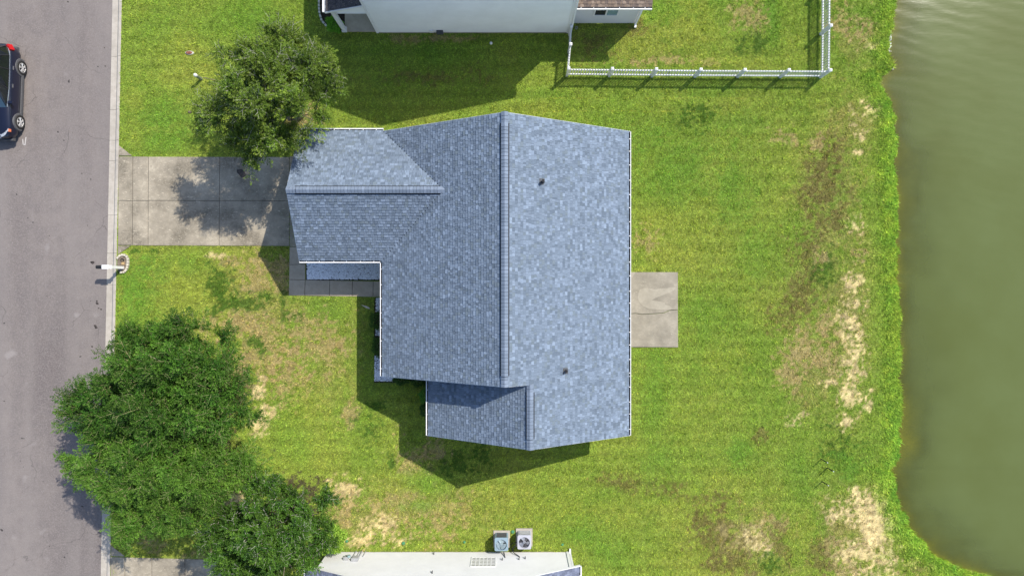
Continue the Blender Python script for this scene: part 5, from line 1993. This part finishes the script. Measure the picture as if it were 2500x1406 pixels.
for s in (1, -1):
    sg_ = MB()
    bl_ = [(-.80, .80), (.05, .845), (.95, .845), (1.7, .83), (2.14, .73)]
    tl_ = [(-.06, .567), (.3, .605), (.95, .61), (1.5, .60), (1.88, .565)]
    tz = [1.535, 1.585, 1.60, 1.585, 1.535]
    for i in range(4):
        a, b = bl_[i], bl_[i + 1]
        c, d = tl_[i], tl_[i + 1]
        sg_.face([q(s * a[1], a[0], 1.055), q(s * b[1], b[0], 1.055), q(s * d[1], d[0], tz[i + 1]), q(s * c[1], c[0], tz[i])])
    part('side_window', sg_, M['car_glass'], car)
    sill = MB()
    sill.tube([(s * .80, -.78, 1.07), (s * .86, .05, 1.075), (s * .863, .95, 1.08), (s * .845, 1.7, 1.085), (s * .74, 2.14, 1.08)], .018, 6)
    part('window_trim', sill, M['chrome'], car)
    rr_ = MB()
    rr_.tube([(s * .58, .2, 1.63), (s * .585, .35, 1.685), (s * .585, 1.5, 1.69), (s * .565, 1.7, 1.63)], .02, 6)
    part('roof_rail', rr_, M['grey_metal'], car)
    pl = MB()
    for yb, yt, wb_, wt_ in ((.08, .32, .85, .607), (1.02, 1.0, .85, .612), (1.72, 1.52, .832, .602)):
        pl.tube([(s * wb_, yb, 1.06), (s * wt_, yt, 1.595)], .024, 5)
    part('pillar', pl, M['black'], car)
    sk_ = MB()
    sk_.box(s * .89 - .04, -.92, .20, s * .89 + .04, .95, .34)
    part('sill_cladding', sk_, M['cladding'], car)
    part('sill_trim', MB().box(s * .925 - .006, -.9, .335, s * .925 + .012, .93, .36), M['chrome'], car)
    mr = MB()
    mr.box(s * .98 - .10, -.62, 1.02, s * .98 + .10, -.50, 1.14)
    part('mirror', mr, M['paint'], car)
    for yy in (.28, 1.15):
        part('door_handle', MB().box(s * .905 - .015, yy - .09, .90, s * .905 + .03, yy + .09, .93), M['chrome'], car)
    for nm_, yy in (('front', -1.335), ('rear', 1.335)):
        ar = MB()
        R0, R1 = .345, .425
        xs_ = s * .915
        nA = 16
        for k in range(nA):
            ta, tb2 = math.pi * (-.12 + 1.24 * k / nA), math.pi * (-.12 + 1.24 * (k + 1) / nA)
            for (ra, rb2, xa_, xb_) in ((R0, R1, xs_ + s * .02, xs_ + s * .012), (R1, R1 + .03, xs_ + s * .012, xs_ - s * .05)):
                ar.face([(xa_, yy + ra * math.cos(ta), .35 + ra * math.sin(ta)), (xb_, yy + rb2 * math.cos(ta), .35 + rb2 * math.sin(ta)),
                         (xb_, yy + rb2 * math.cos(tb2), .35 + rb2 * math.sin(tb2)), (xa_, yy + ra * math.cos(tb2), .35 + ra * math.sin(tb2))])
        part('wheel_arch', ar, M['cladding'], car)
        ww_ = MB()
        ww_.face([(xs_ + s * .006, yy + .39 * math.cos(a), .36 + .39 * math.sin(a)) for a in np.linspace(0, 2 * math.pi, 25)[:-1]])
        part('wheel_well', ww_, M['black'], car)
        ty = MB()
        c = (s * .80, yy, .345)
        ty.lathe([(.20, s * -.10), (.33, s * -.11), (.345, s * -.07), (.345, s * .10), (.335, s * .13), (.30, s * .145), (.235, s * .14), (.22, s * .12), (.2, s * .05)], c, 28, 'x')
        wh = part('wheel', ty, M['tyre'], car, smooth=True)
        ri = MB()
        ri.lathe([(.235, s * .138), (.215, s * .145), (.205, s * .12)], c, 28, 'x')
        for k in range(5):
            a = 2 * math.pi * k / 5 + .3
            for da in (-.16, .16):
                pa = Vector((c[0] + s * .15, c[1] + .05 * math.cos(a), c[2] + .05 * math.sin(a)))
                pb = Vector((c[0] + s * .14, c[1] + .21 * math.cos(a + da), c[2] + .21 * math.sin(a + da)))
                ri.tube([pa, pb], [.03, .026], 5)
        ri.lathe([(0.0001, s * .165), (.05, s * .163), (.065, s * .14)], c, 12, 'x')
        part('rim', ri, M['alloy'], wh)
        hb_ = MB()
        hb_.face([(c[0] + s * .10, c[1] + .21 * math.cos(a), c[2] + .21 * math.sin(a)) for a in np.linspace(0, 2 * math.pi, 21)[:-1]])
        part('brake_disc', hb_, M['dark_metal'], wh)
    tl = MB()
    tl.box(-.075, -.15, -.12, .075, .15, .12, Matrix.Translation((s * .775, 2.10, .98)) @ Matrix.Rotation(s * .55, 4, 'Z') @ Matrix.Rotation(s * -.35, 4, 'Y'))
    part('tail_light', tl, M['tail'], car)
    hl = MB()
    for k in range(5):
        f0, f1 = k / 5, (k + 1) / 5
        pa = lambda f: Vector((s * (.34 + .46 * f), -2.175 + .30 * f ** 2, .80 + .075 * f))
        a, b = pa(f0), pa(f1)
        hl.face([a, b, b + Vector((-s * .0, .11, .075)), a + Vector((0, .09, .06))])
        hl.face([a + Vector((0, -.02, -.10)), b + Vector((s * .02, -.02, -.10)), b, a])
    part('headlight', hl, M['lamp'], car)
    part('indicator', MB().box(s * .825 - .03, -1.93, .83, s * .825 + .04, -1.80, .93), M['amber'], car)
gr_ = MB()
for j in range(4):
    gr_.box(-.33, -2.235, .52 + j * .07, .33, -2.19, .545 + j * .07)
part('grille', gr_, M['chrome'], car)
bpz = MB()
for y0_, y1_, w_ in ((-2.27, -2.05, .70), (2.12, 2.33, .72)):
    bpz.box(-w_, y0_, .30, w_, y1_, .48)
part('bumper', bpz, M['cladding'], car)

# ================================================================= grass blades
NB = 1150000
bxr = rng.uniform(-19.75, 25.5, int(NB * 1.55)).astype(np.float64)
byr = rng.uniform(-14.9, 14.9, len(bxr)).astype(np.float64)
keep = (bxr > XK(byr) + .015)
ds_ = shore(bxr, byr)
keep &= ds_ < .03


def rect(px0, py0, px1, py1):
    x0, y0 = G(px0, py1)
    x1, y1 = G(px1, py0)
    return (bxr > x0) & (bxr < x1) & (byr > y0) & (byr < y1)


for R_ in ((289, 383, 708, 600), (706.5, 600, 745, 722), (740, 618, 940, 723), (1500, 665, 1655, 847), (915, 727, 960, 930), (960, 905, 1050, 930), (282, 1359, 560, 1500),
           (920, -200, 1389, 79), (1389, -200, 1549, 56), (801, 1348, 1387, 1500), (843, -200, 921, 78), (1205, 1294, 1245, 1333), (1259, 1289, 1300, 1330)):
    keep &= ~rect(*R_)
keep &= ~((bxr > XL + .5) & (bxr < XR - .5) & (byr > YS + .5) & (byr < YN - .5))
keep &= ~((bxr > XLB + .5) & (bxr < XR - .5) & (byr > YSB + .5) & (byr < 0))
keep &= ~((bxr > GX + .5) & (bxr < 0) & (byr > GS + .5) & (byr < GN - .5))
pxb, pyb = bxr / K + 1250, 703 - byr / K
# flared corners of the drives, bed by the porch, ring at the mailbox
keep &= ~((pxb < 323) & (pyb > 355) & (pyb < 383) & ((pxb - 290) / 33 < (pyb - 355) / 26))
keep &= ~((pxb < 320) & (pyb > 599) & (pyb < 622) & ((pxb - 287.5) / 32.5 < (622 - pyb) / 22))
keep &= ~((pxb < 306) & (pyb > 1331) & (pyb < 1360) & ((pxb - 271) / 35 < (pyb - 1331) / 26.5))
keep &= ~((pxb > 780) & (pxb < 845) & (pyb < 52)) & ~((pxb > 796) & (pxb < 845) & (pyb < 78))
keep &= ~(((pxb - 299) / 14) ** 2 + ((pyb - 643) / 21) ** 2 < 1)
bxr, byr, ds_ = bxr[keep], byr[keep], ds_[keep]
gc, gs = lawn(bxr, byr)
pn = fbm(bxr, byr, 6, 91, 3)
dens = 1 - gs * .9
kp = rng.random(len(bxr)) < np.clip(dens, .04, 1)
bxr, byr, ds_, gc, gs, pn = bxr[kp], byr[kp], ds_[kp], gc[kp], gs[kp], pn[kp]
if len(bxr) > NB:
    s_ = rng.choice(len(bxr), NB, replace=False)
    bxr, byr, ds_, gc, gs, pn = bxr[s_], byr[s_], ds_[s_], gc[s_], gs[s_], pn[s_]
n = len(bxr)
bank = sstep(-1.3, -.3, ds_)
tuft = sstep(.55, .8, pn)
hgt = rng.uniform(.025, .06, n) * (1 + 1.2 * bank + 1.1 * tuft)
wid = rng.uniform(.016, .036, n) * (1 + .5 * bank)
az = rng.uniform(0, 2 * np.pi, n)
lean = rng.uniform(.35, 1.5, n) * hgt
bz = lawn_z(bxr, byr) - .004
dx, dy = np.cos(az), np.sin(az)
co = np.empty((n, 3, 3), np.float32)
co[:, 0] = np.stack([bxr - dy * wid / 2, byr + dx * wid / 2, bz], 1)
co[:, 1] = np.stack([bxr + dy * wid / 2, byr - dx * wid / 2, bz], 1)
co[:, 2] = np.stack([bxr + dx * lean, byr + dy * lean, bz + hgt], 1)
br = rng.normal(1.0, .31, n)[:, None]
br = np.clip(br, .45, 1.7)
yb_ = (rng.random(n) < .07)[:, None]
gcol = np.where(yb_, gc * np.array((1.5, 1.25, 1.3)) + np.array((.05, .035, .005)), gc) * br * 1.05
m = bpy.data.meshes.new('grass')
m.vertices.add(n * 3)
m.vertices.foreach_set('co', co.ravel())
m.loops.add(n * 3)
m.loops.foreach_set('vertex_index', np.arange(n * 3, dtype=np.int32))
m.polygons.add(n)
m.polygons.foreach_set('loop_start', np.arange(0, n * 3, 3, dtype=np.int32))
m.update()
at = m.attributes.new('tint', 'FLOAT_COLOR', 'FACE')
at.data.foreach_set('color', np.concatenate([np.clip(gcol, .005, .9), np.ones((n, 1))], 1).astype(np.float32).ravel())
m.materials.append(M['grass'])
go = bpy.data.objects.new('grass', m)
C.objects.link(go)
tag(go, 'short lawn grass, longer and brighter along the pond bank', kind='stuff')
